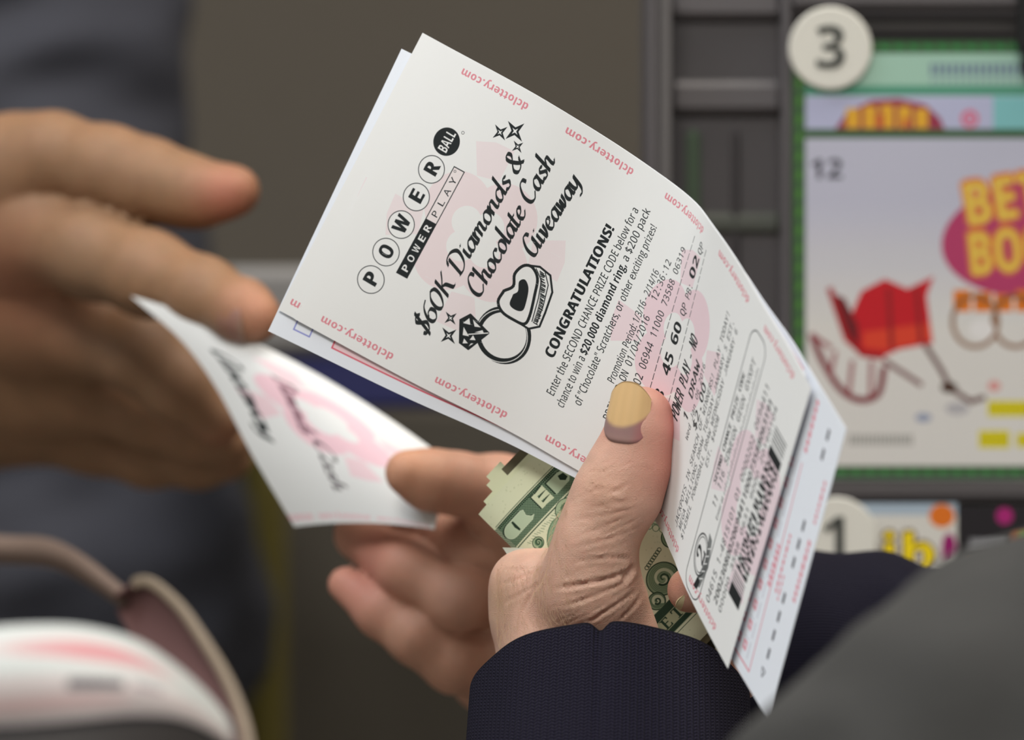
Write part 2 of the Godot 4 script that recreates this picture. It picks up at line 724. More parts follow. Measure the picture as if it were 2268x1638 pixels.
# presses skin creases into a mesh: each crease is [points in photograph pixels, width in pixels, depth in millimetres];
# only skin that faces the photographer and lies near the given depth range is pressed
func press(v: PackedVector3Array, n: PackedVector3Array, ix: PackedInt32Array, creases: Array, first: int, zmin: float) -> void:
	var flat := PackedVector2Array()
	for i in range(first, v.size()):
		flat.append(seen(v[i]))
	var push := PackedFloat32Array()
	push.resize(flat.size())
	for c in creases:
		var ctrl: Array = c[0]
		var line := PackedVector2Array()
		var steps := (ctrl.size() - 1) * 5
		for k in steps + 1:
			line.append(curve(ctrl, float(k) / steps))
		var lo := line[0]
		var hi := line[0]
		for p in line:
			lo = lo.min(p)
			hi = hi.max(p)
		var wd: float = c[1]
		lo -= Vector2.ONE * wd * 3.5
		hi += Vector2.ONE * wd * 3.5
		for i in flat.size():
			var p := flat[i]
			if p.x < lo.x or p.y < lo.y or p.x > hi.x or p.y > hi.y or v[first + i].z < zmin:
				continue
			var best := 1e9
			var where := 0.0
			for k in line.size() - 1:
				var d := line[k + 1] - line[k]
				var t := clampf((p - line[k]).dot(d) / d.length_squared(), 0.0, 1.0)
				var e := p.distance_squared_to(line[k] + d * t)
				if e < best:
					best = e
					where = (k + t) / (line.size() - 1)
			var r := sqrt(best) / wd
			if r > 3.5:
				continue
			var fade := clampf(minf(where, 1.0 - where) * 5.0 + 0.15, 0.0, 1.0)
			# a groove with softly raised lips
			push[i] += c[2] * fade * (-exp(-r * r * 2.2) + 0.28 * exp(-(r - 1.8) * (r - 1.8) * 1.3)) * smoothstep(0.1, 0.5, n[first + i].z)
	for i in flat.size():
		v[first + i] += n[first + i] * push[i]
	var fresh := normals_of(v, ix)
	for i in range(first, v.size()):
		n[i] = fresh[i]


func skin(c: Color, bump := 0.012) -> StandardMaterial3D:
	var s := plain(c, 0.52, 0.42)
	s.vertex_color_use_as_albedo = true
	var im := noise_image(512, 0.035, 4, 3, FastNoiseLite.TYPE_CELLULAR)
	relief(s, im, 130.0, bump)
	s.subsurf_scatter_enabled = true
	s.subsurf_scatter_strength = 0.12
	return s


# skin colours: base (linear) mixed towards others near given points: [pixel, depth, radius mm, colour, share]
func complexion(v: PackedVector3Array, first: int, base: Color, spots: Array, out: PackedColorArray, seed_: int) -> void:
	var mottle := FastNoiseLite.new()
	mottle.seed = seed_
	mottle.frequency = 0.12
	mottle.fractal_octaves = 3
	for i in range(first, v.size()):
		var p := v[i]
		var c := base * (1.0 + 0.13 * mottle.get_noise_3dv(p))
		c.r *= 1.0 + 0.05 * mottle.get_noise_3d(p.y * 2.0, p.x * 2.0, p.z)
		for s in spots:
			var d: float = p.distance_to(s[0]) / s[1]
			if d < 2.2:
				c = c.lerp(s[2], s[3] * exp(-d * d))
		c.a = 1.0
		out.append(c)


# a finger nail: a curved plate lying on a finger of radius r between two points of its axis.
# facing: direction the nail looks; width: half angle in degrees
func nail(base: Vector3, tip: Vector3, r0: float, r1: float, facing: Vector3, half: float, color: Callable) -> ArrayMesh:
	var axis := (tip - base).normalized()
	var up := (facing - axis * facing.dot(axis)).normalized()
	var side := axis.cross(up)
	var nu := 24
	var nv := 30
	var v := PackedVector3Array()
	var cols := PackedColorArray()
	var ix := PackedInt32Array()
	for layer in 2:
		for j in nv + 1:
			for i in nu + 1:
				var u := 2.0 * i / nu - 1.0
				var t := float(j) / nv
				var root := 0.17 * u * u * u * u + 0.03 * u * u
				var end := 1.0 - 0.23 * pow(absf(u), 2.4)
				var q := lerpf(root, end, t)
				var narrow := 1.0 - 0.05 * smoothstep(0.7, 1.0, q) - 0.08 * pow(1.0 - q, 3.0)
				var ang := deg_to_rad(half) * u * narrow
				var r := lerpf(r0, r1, q) + 0.25 + 0.25 * sin(q * PI) + 0.02 * sin(u * 40.0) - (0.5 if layer else 0.0)
				r -= 1.3 * smoothstep(0.09, 0.0, t) + 0.5 * pow(absf(u), 3.0) * (1.0 - 0.7 * smoothstep(0.6, 0.95, q))
				v.append(base + (tip - base) * q + (up * cos(ang) + side * sin(ang)) * r)
				cols.append(color.call(u, q))
	var w := nu + 1
	var half_n := w * (nv + 1)
	for j in nv:
		for i in nu:
			var a := j * w + i
			ix.append_array([a, a + w + 1, a + 1, a, a + w, a + w + 1])
			var b := a + half_n
			ix.append_array([b, b + 1, b + w + 1, b, b + w + 1, b + w])
	for j in nv:
		for i in [0, nu]:
			var a: int = j * w + i
			ix.append_array([a, a + half_n, a + w, a + w, a + half_n, a + w + half_n])
	for i in nu:
		for j in [0, nv]:
			var a: int = j * w + i
			ix.append_array([a, a + 1, a + half_n, a + 1, a + 1 + half_n, a + half_n])
	return flesh_mesh(v, normals_of(v, ix), ix, cols)


# ------------------------------------------------------------------ the shop
func ceiling_light(label: String, where: Vector3, size: Vector2, col: Color, energy: float) -> void:
	var t := thing("ceiling_light", label, "lamp", where, "ceiling light panels")
	part("frame", rounded_box(Vector3(size.x + 0.08, 0.05, size.y + 0.08), 0.006), plain(Color(0.9, 0.9, 0.9), 0.5), t, Vector3(0, -0.02, 0))
	var glow := plain(col, 0.6)
	glow.emission_enabled = true
	glow.emission = col
	glow.emission_energy_multiplier = 2.0
	part("diffuser", rounded_box(Vector3(size.x, 0.012, size.y), 0.003), glow, t, Vector3(0, -0.048, 0))
	var l := AreaLight3D.new()
	l.name = "lamp"
	l.area_size = size
	l.light_color = col
	l.light_energy = energy
	l.area_range = 8.0
	l.area_attenuation = 2.0
	l.shadow_enabled = true
	t.add_child(l)
	l.position = Vector3(0, -0.07, 0)
	l.rotation.x = -PI / 2


func room() -> void:
	var wall := plain(Color(0.318, 0.293, 0.258), 0.9)
	relief(wall, noise_image(256, 0.05, 4, 21), 6.0, 0.05)
	var pale := plain(Color(0.72, 0.71, 0.69), 0.9)
	relief(pale, noise_image(256, 0.05, 4, 22), 4.0, 0.05)
	var tiles := plain(Color(0.45, 0.44, 0.42), 0.6)
	relief(tiles, noise_image(256, 0.03, 4, 23), 3.0, 0.03)
	struct("wall_back", rounded_box(Vector3(4.4, 2.9, 0.12), 0.004), wall, Vector3(0, 1.35, -1.16))
	struct("wall_front", rounded_box(Vector3(4.4, 2.9, 0.12), 0.004), pale, Vector3(0, 1.35, 3.06))
	struct("wall_left", rounded_box(Vector3(0.12, 2.9, 4.3), 0.004), pale, Vector3(-2.06, 1.35, 0.95))
	struct("wall_right", rounded_box(Vector3(0.12, 2.9, 4.3), 0.004), pale, Vector3(2.06, 1.35, 0.95))
	struct("floor", rounded_box(Vector3(4.4, 0.1, 4.4), 0.004), tiles, Vector3(0, -0.05, 0.95))
	struct("ceiling", rounded_box(Vector3(4.4, 0.1, 4.4), 0.004), plain(Color(0.82, 0.82, 0.8), 0.9), Vector3(0, 2.76, 0.95))


func background() -> void:
	# counter with a pale edge and a blue stripe, far behind the hands
	var z := -470.0
	var t := thing("counter", "out-of-focus grey counter with a dark blue stripe behind the passed ticket", "counter")
	var grey := plain(Color(0.46, 0.45, 0.44), 0.6)
	var a := at(470, 560, z)
	var b := at(1230, 560, z)
	var mid := (a.x + b.x) / 2.0
	var w := b.x - a.x
	var hy := func(py: float) -> float: return at(0, py, z).y
	part("worktop", box(w, hy.call(590) - hy.call(790), 120, 4), grey, t, m(Vector3(mid, (hy.call(590) + hy.call(790)) / 2, z - 60)))
	part("stripe", box(w, hy.call(790) - hy.call(905), 116, 2), plain(Color(0.075, 0.09, 0.30), 0.5), t, m(Vector3(mid, (hy.call(790) + hy.call(905)) / 2, z - 60)))
	part("base", box(w - 8, hy.call(905) + 1196.0, 110, 4), plain(Color(0.27, 0.25, 0.215), 0.8), t, m(Vector3(mid, (hy.call(905) - 1196.0) / 2, z - 372)))
	# yellow post beside the dark jacket
	var y0 := at(585, 950, -715)
	var post := thing("post", "blurred olive yellow post behind the dark jacket at lower left", "post")
	var pm := plain(Color(0.33, 0.295, 0.055), 0.7)
	var hgt := y0.y + 1196.0
	part("shaft", box(17, hgt, 15, 4), pm, post, m(Vector3(y0.x, y0.y - hgt / 2, -715)))
	part("foot", box(70, 8, 70, 3), pm, post, m(Vector3(y0.x, -1195, -715)))


func scratch_print() -> Image:
	var c := Print.new(748, 970, 0.85, Color(0.80, 0.80, 0.86))
	c.o = Vector2(1755, 90)
	var green := Color(0.22, 0.34, 0.215)
	# upper ticket of the strip
	c.rect(1755, 90, 2503, 200, Color(0.60, 0.74, 0.67))
	c.rect(1755, 190, 2503, 212, Color(0.29, 0.55, 0.45))
	c.rect(1785, 214, 2503, 286, Color(0.68, 0.69, 0.79))
	c.rect(2200, 214, 2503, 286, Color(0.48, 0.71, 0.72))
	for k in 14:
		c.rect(2060 + k * 15, 140, 2070 + k * 15, 168, Color(0.42, 0.49, 0.55))
		c.rect(2062 + k * 15, 175, 2069 + k * 15, 186, Color(0.50, 0.58, 0.60))
	c.fill([PackedVector2Array([Vector2(1850, 286), Vector2(1875, 250), Vector2(1930, 222), Vector2(1990, 218), Vector2(2050, 232), Vector2(2082, 262), Vector2(2092, 286)])], Color(0.56, 0.19, 0.28))
	for k in 5:
		c.rect(1874 + k * 38, 240 - 8 * sin(k * 0.8), 1904 + k * 38, 284, Color(0.83, 0.62, 0.18))
	c.rect(1940, 252, 1956, 284, Color(0.70, 0.28, 0.2))
	c.rect(2000, 262, 2012, 284, Color(0.70, 0.28, 0.2))
	c.hoop(Vector2(2148, 263), 15, 15, 9, Color(0.80, 0.36, 0.46))
	c.oval(Vector2(2148, 263), 5, 5, Color(0.85, 0.3, 0.4))
	# lower ticket
	c.rect(1785, 305, 2503, 1035, Color(0.70, 0.70, 0.76))
	c.rect(1785, 520, 2503, 1035, Color(0.80, 0.79, 0.77))
	for k in 24:
		c.rect(1785, 440 + k * 12, 2503, 452 + k * 12, Color(0.70, 0.70, 0.76).lerp(Color(0.80, 0.79, 0.77), k / 23.0))
	letter(c, "12", "bold", Vector2(1793, 396), Vector2(1868, 396), 44, Color(0.22, 0.22, 0.25))
	# lettering on a magenta oval
	c.oval(Vector2(2310, 525), 226, 132, Color(0.66, 0.22, 0.38), -0.12)
	for e in [["BET", Vector2(2138, 500), Vector2(2318, 470), 92.0], ["BOO", Vector2(2146, 610), Vector2(2338, 590), 92.0]]:
		for d in [Vector2(-7, 0), Vector2(7, 0), Vector2(0, -7), Vector2(0, 7)]:
			letter(c, e[0], "bold", e[1] + d, e[2] + d, e[3] + 4, Color(0.80, 0.45, 0.22))
		letter(c, e[0], "bold", e[1], e[2], e[3], Color(0.84, 0.72, 0.30))
	# orange wording, worn down to blocks by the distance
	for k in 8:
		c.rect(2112 + k * 46, 642 + (k % 3) * 5, 2150 + k * 46, 690, Color(0.82, 0.44, 0.09))
		c.rect(2122 + k * 46, 660, 2134 + k * 46, 672, Color(0.60, 0.28, 0.08))
	for k in 3:
		c.hoop(Vector2(2160 + k * 90, 712), 50, 56, 9, Color(0.50, 0.33, 0.2))
	c.oval(Vector2(2175, 730), 28, 22, Color(0.84, 0.83, 0.82))
	# red sleigh
	var red := Color(0.72, 0.09, 0.13)
	var dark := Color(0.45, 0.12, 0.15)
	c.fill([PackedVector2Array([Vector2(1884, 700), Vector2(1908, 645), Vector2(1960, 618), Vector2(2010, 640), Vector2(2068, 612), Vector2(2052, 655), Vector2(2066, 760), Vector2(1990, 774), Vector2(1952, 792), Vector2(1905, 786), Vector2(1868, 752)])], red)
	c.fill([PackedVector2Array([Vector2(1842, 650), Vector2(1870, 660), Vector2(1900, 720), Vector2(1905, 780), Vector2(1872, 745)])], Color(0.40, 0.09, 0.11))
	c.fill([PackedVector2Array([Vector2(1912, 735), Vector2(2060, 715), Vector2(2064, 752), Vector2(1960, 776), Vector2(1912, 770)])], Color(0.80, 0.24, 0.15))
	c.stroke([Vector2(1838, 640), Vector2(1872, 740), Vector2(1910, 784), Vector2(1955, 790)], 13, Color(0.60, 0.07, 0.1))
	for e in [[1968, 640, 1975, 770], [2030, 640, 2040, 758]]:
		c.stroke([Vector2(e[0], e[1]), Vector2(e[2], e[3])], 10, Color(0.52, 0.1, 0.12))
	var rail := []
	for k in 24:
		rail.append(curve([Vector2(1798, 742), Vector2(1822, 800), Vector2(1862, 862), Vector2(1905, 886), Vector2(1945, 872), Vector2(1958, 815)], k / 23.0))
	c.stroke(rail, 14, dark)
	for e in [[1850, 780, 1838, 830], [1888, 800, 1880, 872], [1930, 800, 1928, 880], [1798, 742, 1840, 770]]:
		c.stroke([Vector2(e[0], e[1]), Vector2(e[2], e[3])], 9, Color(0.56, 0.3, 0.32))
	c.stroke([Vector2(2050, 765), Vector2(2085, 820), Vector2(2105, 860), Vector2(2150, 890), Vector2(2180, 880)], 11, Color(0.36, 0.22, 0.2))
	c.stroke([Vector2(1960, 800), Vector2(2010, 832), Vector2(2040, 852)], 10, Color(0.42, 0.24, 0.24))
	c.oval(Vector2(2102, 858), 18, 12, Color(0.26, 0.17, 0.12))
	c.oval(Vector2(2120, 905), 26, 14, Color(0.66, 0.65, 0.66))
	c.oval(Vector2(2202, 855), 14, 12, Color(0.80, 0.56, 0.54))
	for k in 16:
		c.rect(1880 + k * 9, 962, 1886 + k * 9, 986, Color(0.58, 0.57, 0.55))
	c.oval(Vector2(2045, 925), 18, 10, Color(0.55, 0.58, 0.66))
	for e in [[2188, 888, 2503, 922], [2168, 954, 2236, 992], [2252, 960, 2503, 990]]:
		c.rect(e[0], e[1], e[2], e[3], Color(0.80, 0.75, 0.08))
		for k in int((e[2] - e[0]) / 22.0):
			c.rect(e[0] + k * 22 + 9, e[1] + 8, e[0] + k * 22 + 14, e[3] - 6, Color(0.62, 0.57, 0.12))
	# green edge with a leafy rhythm
	for e in [[1755, 90, 2503, 118], [1755, 286, 2503, 306], [1755, 1032, 2503, 1060], [1755, 90, 1784, 1060]]:
		c.rect(e[0], e[1], e[2], e[3], green)
	for k in 24:
		c.oval(Vector2(1768 + k * 32, 104), 11, 5, Color(0.14, 0.49, 0.24), 0.3)
		c.oval(Vector2(1768 + k * 32, 1046), 9, 6, Color(0.26, 0.50, 0.28), 0.3)
		c.oval(Vector2(1770, 100 + k * 41), 4, 13, Color(0.30, 0.52, 0.16), 0.2)
	return c.picture()


func flat_on(w: float, h: float, thick: float, centre: Vector3) -> Callable:
	return func(u: float, v: float) -> Vector3: return centre + Vector3((u - 0.5) * w, (0.5 - v) * h, thick)


func number_tag(t: Node3D, px: float, py: float, z: float, digit: String) -> void:
	var r := 92.0 * PXMM * (DIST - z) / DIST
	var tag_ := part("number_tag", disc(r, 0.9), plain(Color(0.83, 0.82, 0.78), 0.45), t, m(at(px, py, z)))
	var txt := TextMesh.new()
	var sf := SystemFont.new()
	sf.font_names = PackedStringArray(["Droid Sans"])
	sf.font_weight = 700
	txt.font = sf
	txt.text = digit
	txt.font_size = 64
	txt.pixel_size = r * 1.02 * 0.001 / 46.0
	txt.depth = 0.0004
	part("digit", txt, plain(Color(0.2, 0.21, 0.19), 0.6), tag_, Vector3(0, 0, 0.0010))


func dispenser() -> void:
	var z := -205.0
	var t := thing("ticket_dispenser", "dark plastic counter dispenser with round white number tags at right", "dispenser")
	var dark := plain(Color(0.27, 0.255, 0.26), 0.5)
	var mid := plain(Color(0.36, 0.345, 0.35), 0.3)
	var lite := plain(Color(0.46, 0.45, 0.45), 0.25)
	var bar := func(called: String, x0: float, y0: float, x1: float, y1: float, zf: float, depth: float, mat: Material) -> void:
		var a := at(x0, y0, zf)
		var b := at(x1, y1, zf)
		part(called, box(b.x - a.x, a.y - b.y, depth, minf(2.0, depth * 0.3)), mat, t, m(Vector3((a.x + b.x) / 2, (a.y + b.y) / 2, zf - depth / 2)))
	bar.call("back_panel", 1420, -60, 2600, 1560, z - 30, 5, dark)
	bar.call("side_panel", 1436, -60, 1456, 1560, z - 12, 24, mid)
	bar.call("post", 1456, -60, 1486, 1560, z - 14, 8, lite)
	bar.call("side_panel", 1734, -60, 1756, 1560, z - 8, 28, mid)
	bar.call("rail", 1486, -60, 1734, 40, z - 26, 6, mid)
	bar.call("rail", 1486, 178, 1734, 250, z - 26, 6, mid)
	bar.call("rail", 1486, 470, 1734, 520, z - 28, 6, plain(Color(0.28, 0.29, 0.26), 0.5))
	bar.call("divider", 1520, 285, 1552, 1560, z - 27, 6, plain(Color(0.30, 0.36, 0.29), 0.9))
	bar.call("divider", 1618, 285, 1640, 1560, z - 28, 6, dark)
	bar.call("rail", 1756, -60, 2600, 22, z - 6, 12, mid)
	bar.call("rail", 1756, 36, 2600, 74, z - 14, 12, lite)
	bar.call("rail", 1756, 1062, 2600, 1112, z - 2, 24, mid)
	bar.call("shelf", 1436, 1540, 2600, 1575, z + 4, 70, mid)
	bar.call("clip", 2254, -60, 2330, 120, z + 8, 8, plain(Color(0.03, 0.03, 0.035), 0.4))
	bar.call("clip", 2262, 120, 2330, 168, z + 6, 6, plain(Color(0.03, 0.03, 0.035), 0.4))
	# foot of the dispenser down to the shop floor
	var p := at(2000, 1575, z)
	part("pedestal", box(120, p.y + 1196.0, 60, 4), dark, t, m(Vector3(p.x, (p.y - 1196.0) / 2, z - 31)))
	number_tag(t, 1839, 107, z + 1, "3")
	number_tag(t, 1852, 1192, z + 1, "1")
	# tickets in the pockets
	var back := plain(Color(0.75, 0.75, 0.72), 0.8)
	var sc := PXMM * (DIST - z) / DIST
	var a := part("scratch_ticket", sheet(flat_on(748 * sc, 970 * sc, 0.0, at(2129, 575, z)), 2, 2, 0.4, printed(scratch_print(), 0.45), back), null)
	tag(a, "green bordered scratch ticket with a red sleigh under the tag numbered 3", "ticket")
	var c := Print.new(330, 200, 1.0, Color(0.80, 0.79, 0.76))
	c.rect(0, 0, 330, 26, Color(0.62, 0.68, 0.73))
	c.oval(Vector2(296, 28), 28, 26, Color(0.83, 0.43, 0.12))
	c.oval(Vector2(312, 100), 16, 34, Color(0.55, 0.09, 0.38))
	for d in [Vector2(-6, 0), Vector2(6, 0), Vector2(0, -6), Vector2(0, 6)]:
		letter(c, "ib", "bold", Vector2(158, 152) + d, Vector2(286, 152) + d, 84, Color(0.36, 0.24, 0.16))
	letter(c, "ib", "bold", Vector2(158, 152), Vector2(286, 152), 84, Color(0.93, 0.82, 0.06))
	var b := part("scratch_ticket", sheet(flat_on(330 * sc, 200 * sc, 0.0, at(1955, 1214, z)), 2, 2, 0.4, printed(c.picture(), 0.45), back), null)
	tag(b, "white scratch ticket with yellow lettering beside the tag numbered 1", "ticket")
	c = Print.new(330, 200, 1.0, Color(0.13, 0.12, 0.13))
	c.rect(25, 72, 108, 108, Color(0.50, 0.50, 0.51))
	c.oval(Vector2(102, 22), 19, 19, Color(0.62, 0.13, 0.42))
	c.fill([PackedVector2Array([Vector2(118, 60), Vector2(200, 44), Vector2(330, 50), Vector2(330, 96), Vector2(118, 98)])], Color(0.62, 0.36, 0.16))
	c.rect(136, 58, 330, 82, Color(0.48, 0.62, 0.28))
	c.rect(20, 120, 120, 142, Color(0.60, 0.42, 0.16))
	b = part("scratch_ticket", sheet(flat_on(330 * sc, 200 * sc, 0.0, at(2288, 1220, z)), 2, 2, 0.4, printed(c.picture(), 0.45), back), null)
	tag(b, "black scratch ticket with coloured spots at the lower right of the dispenser", "ticket")


# ------------------------------------------------------------------ person on the left: reaching hand, dark jacket
func person_reaching() -> void:
	var t := thing("person", "person in a dark jacket at left reaching out a hand for the small ticket", "person")
	var f := Flesh.new()
	f.k = 16.0
	f.kin = 5.0
	f.chain(0, [[at(-420, 600, -330), 30.0], [at(-180, 600, -285), 32.0], [at(-20, 560, -262), 29.0], [at(70, 520, -244), 22.0]])
	f.chain(0, [[at(-60, 760, -290), 30.0], [at(90, 720, -262), 21.0]])
	f.chain(0, [[at(-60, 880, -305), 24.0], [at(80, 860, -282), 19.0]])
	f.chain(0, [[at(-60, 470, -258), 22.0], [at(60, 400, -232), 15.0]])
	f.chain(1, [[at(30, 375, -226), 16.0], [at(120, 345, -216), 12.5], [at(240, 372, -204), 12.2], [at(330, 400, -198), 12.0], [at(410, 422, -191), 10.4], [at(450, 430, -187), 9.0], [at(510, 424, -184), 6.9], [at(524, 422, -183), 6.4]])
	f.chain(2, [[at(60, 490, -232), 17.0], [at(210, 560, -200), 13.5], [at(330, 606, -182), 12.4], [at(450, 650, -165), 10.3], [at(540, 690, -152), 8.8], [at(572, 704, -149), 6.4]])
	f.chain(3, [[at(60, 640, -256), 17.0], [at(215, 738, -236), 13.5], [at(310, 782, -224), 12.0], [at(400, 860, -222), 10.5], [at(480, 930, -222), 8.0]])
	f.chain(4, [[at(60, 780, -278), 16.0], [at(215, 868, -266), 12.5], [at(330, 915, -258), 11.0], [at(440, 962, -252), 9.5], [at(505, 975, -248), 8.0]])
	f.chain(5, [[at(60, 890, -294), 14.0], [at(215, 972, -286), 10.8], [at(330, 1008, -278), 9.8], [at(440, 1016, -270), 8.8], [at(508, 1014, -264), 7.2]])
	var v := PackedVector3Array()
	var n := PackedVector3Array()
	var ix := PackedInt32Array()
	f.build(1.9, Vector3(-300, -80, -345), Vector3(-60, 120, -135), v, n, ix)
	var cols := PackedColorArray()
	var red := Color(0.46, 0.17, 0.11)
	complexion(v, 0, Color(0.275, 0.15, 0.08), [[at(500, 435, -178), 9.0, Color(0.52, 0.18, 0.12), 0.7], [at(560, 690, -145), 9.0, Color(0.58, 0.26, 0.16), 0.7], [at(500, 1015, -222), 9.0, red, 0.6], [at(20, 640, -220), 22.0, red, 0.45], [at(190, 620, -190), 16.0, Color(0.24, 0.15, 0.09), 0.5], [at(230, 800, -205), 18.0, Color(0.22, 0.14, 0.085), 0.45]], cols, 5)
	part("body", flesh_mesh(v, n, ix, cols), skin(Color.WHITE, 0.02), t)
	var pale := func(_u: float, q: float) -> Color: return Color(0.30, 0.15, 0.11).lerp(Color(0.34, 0.22, 0.16), smoothstep(0.8, 0.95, q))
	var nm := plain(Color.WHITE, 0.6)
	nm.vertex_color_use_as_albedo = true
	part("nail", nail(at(530, 685, -153), at(578, 707, -148), 9.9, 7.9, Vector3(0.15, -0.6, 0.8), 50, pale), nm, t)
	part("nail", nail(at(455, 428, -187), at(526, 427, -183), 7.7, 6.0, Vector3(0.1, 0.95, 0.3), 55, pale), nm, t)
	# jacket: torso and sleeve, folded cloth
	var cloth := plain(Color(0.19, 0.195, 0.23), 0.85)
	relief(cloth, noise_image(256, 0.08, 4, 31), 30.0, 0.03)
	var fold := FastNoiseLite.new()
	fold.seed = 12
	fold.frequency = 0.011
	fold.fractal_octaves = 2
	var z := -640.0
	var prof := [Vector2(395, -420), Vector2(400, 0), Vector2(398, 200), Vector2(432, 400), Vector2(470, 700), Vector2(515, 1000), Vector2(560, 1180), Vector2(606, 1340), Vector2(612, 1450), Vector2(575, 1560), Vector2(545, 1700), Vector2(560, 1900), Vector2(570, 2300)]
	var torso := func(tt: float, ang: float) -> Vector3:
		var e: Vector2 = curve(prof, tt)
		var r0 := at(e.x, e.y, z)
		var half := 210.0
		var p := Vector3(r0.x - half + cos(ang) * half, r0.y, z + sin(ang) * 120.0)
		var nrm := Vector3(cos(ang) * 0.4, 0.0, sin(ang) * 1.4)
		var g := fold.get_noise_3d(p.x * 0.55 + p.y * 0.5, p.y * 1.5 - p.x * 0.45, p.z * 0.7)
		return p + nrm * (g * 18.0)
	part("jacket", tube(torso, 110, 120), cloth, t)
	var sleeve := func(tt: float, ang: float) -> Vector3:
		var c: Vector3 = curve([at(-210, 612, -295), at(-420, 640, -345), at(-700, 700, -440), at(-900, 600, -600)], tt)
		var r := lerpf(44.0, 62.0, tt) * (1.0 + 0.05 * sin(tt * 40.0 + cos(ang) * 2.0))
		return c + Vector3(0.25, cos(ang), 0.97 * sin(ang)) * r
	part("sleeve", tube(sleeve, 40, 48), cloth, t)


# ------------------------------------------------------------------ person on the right: both hands, navy sleeves, grey coat
func person_holding() -> void:
	var t := thing("person", "person in a navy knit sleeve and grey coat holding tickets and folded money", "person")
	var v := PackedVector3Array()
	var n := PackedVector3Array()
	var ix := PackedInt32Array()
	var cols := PackedColorArray()
	# hand with the tickets
	var f := Flesh.new()
	f.k = 7.0
	f.kin = 4.0
	f.chain(0, [[at(1290, 1900, 60), 25.0], [at(1285, 1600, 6), 23.0], [at(1278, 1500, 4), 19.5], [at(1275, 1420, 5), 14.0]])
	f.chain(0, [[at(1215, 1440, 2), 12.5], [at(1178, 1350, 4), 9.0], [at(1168, 1300, 5), 6.6]])
	f.chain(0, [[at(1167, 1297, 5), 7.0], [at(1200, 1298, 9), 7.4], [at(1262, 1300, 13), 7.6]])
	f.chain(0, [[at(1235, 1350, 9), 11.0], [at(1250, 1450, 9), 13.0]])
	f.chain(0, [[at(1222, 1318, 13), 9.0], [at(1240, 1410, 14), 12.5]])
	f.chain(0, [[at(1148, 1282, 4), 4.6], [at(1152, 1380, 2), 5.2]])
	f.chain(0, [[at(1350, 1420, 17), 12.0], [at(1312, 1310, 24), 11.6]])
	f.chain(0, [[at(1390, 1470, 12), 8.5], [at(1372, 1330, 19), 5.5]])
	f.chain(1, [[at(1306, 1300, 25), 11.4], [at(1312, 1235, 28), 10.4], [at(1326, 1180, 30), 9.9], [at(1352, 1120, 31), 10.0], [at(1373, 1085, 32), 10.6], [at(1399, 1020, 33), 9.6], [at(1419, 945, 35), 7.7], [at(1423, 918, 35), 7.2]])
	f.chain(2, [[at(1170, 1300, -2), 7.0], [at(1440, 1110, -17), 7.2], [at(1650, 1110, 2), 6.8], [at(1640, 1235, 20), 6.6], [at(1585, 1296, 28), 6.3], [at(1528, 1306, 30), 5.9]])
	f.chain(3, [[at(1180, 1360, -8), 7.6], [at(1450, 1290, -20), 7.2], [at(1630, 1370, -2), 6.4], [at(1655, 1440, 12), 5.8], [at(1640, 1505, 16), 5.4]])
	f.chain(4, [[at(1200, 1410, -12), 7.6], [at(1430, 1420, -25), 7.0], [at(1540, 1500, -12), 6.0], [at(1530, 1580, 2), 5.6], [at(1500, 1620, 6), 5.4]])
	f.chain(5, [[at(1220, 1470, -14), 7.2], [at(1400, 1520, -26), 6.6], [at(1490, 1580, -14), 5.6], [at(1480, 1640, -4), 5.2]])
	f.build(0.85, Vector3(-8, -104, -44), Vector3(80, 2, 48), v, n, ix)
	var c6 := func(list: Array) -> Array:
		var out := []
		for k in range(0, list.size(), 2):
			out.append(Vector2(1000.0 + list[k] / 2.642, 820.0 + list[k + 1] / 2.642))
		return out
	var creases := []
	for e in CREASES:
		creases.append([c6.call(e[0]), e[1], e[2]])
	# many finer lines that run across the thumb
	for k in 54:
		var mid: Vector2 = curve([Vector2(1375, 1030), Vector2(1355, 1110), Vector2(1310, 1200), Vector2(1290, 1300), Vector2(1280, 1390)], rng.randf()) + Vector2(rng.randf_range(-75, 75), 0)
		var dir := Vector2(1, rng.randf_range(-0.55, 0.0)) * rng.randf_range(18, 45)
		creases.append([[mid - dir, mid + Vector2(0, rng.randf_range(-4, 4)), mid + dir], rng.randf_range(2.0, 3.2), rng.randf_range(0.10, 0.24)])
	press(v, n, ix, creases, 0, 8.0)
	var rose := Color(0.60, 0.215, 0.155)
	complexion(v, 0, Color(0.57, 0.345, 0.255), [[at(1474, 945, 33), 9.5, Color(0.62, 0.195, 0.165), 1.0], [at(1470, 1040, 34), 10.0, Color(0.53, 0.19, 0.14), 0.9], [at(1355, 950, 36), 4.0, rose, 0.6], [at(1448, 890, 32), 5.0, Color(0.68, 0.25, 0.15), 0.8], [at(1230, 1340, 20), 7.0, Color(0.58, 0.30, 0.22), 0.5], [at(1130, 1330, 10), 7.0, Color(0.45, 0.29, 0.17), 0.6], [at(1330, 1080, 42), 6.0, Color(0.46, 0.26, 0.17), 0.5], [at(1500, 1290, 36), 6.0, Color(0.56, 0.24, 0.17), 0.7], [at(1660, 1520, 28), 9.0, Color(0.40, 0.14, 0.09), 0.8]], cols, 9)
	# hand that passes the small ticket
	var g := Flesh.new()
	g.k = 8.0
	g.kin = 4.0
	g.chain(0, [[at(1600, 1470, -112), 29.0], [at(1330, 1470, -124), 26.0], [at(1210, 1450, -134), 22.0], [at(1150, 1400, -138), 17.0]])
	g.chain(0, [[at(1180, 1330, -136), 18.0], [at(1150, 1210, -132), 14.0]])
	g.chain(0, [[at(1200, 1240, -124), 15.0], [at(1160, 1140, -116), 13.0]])
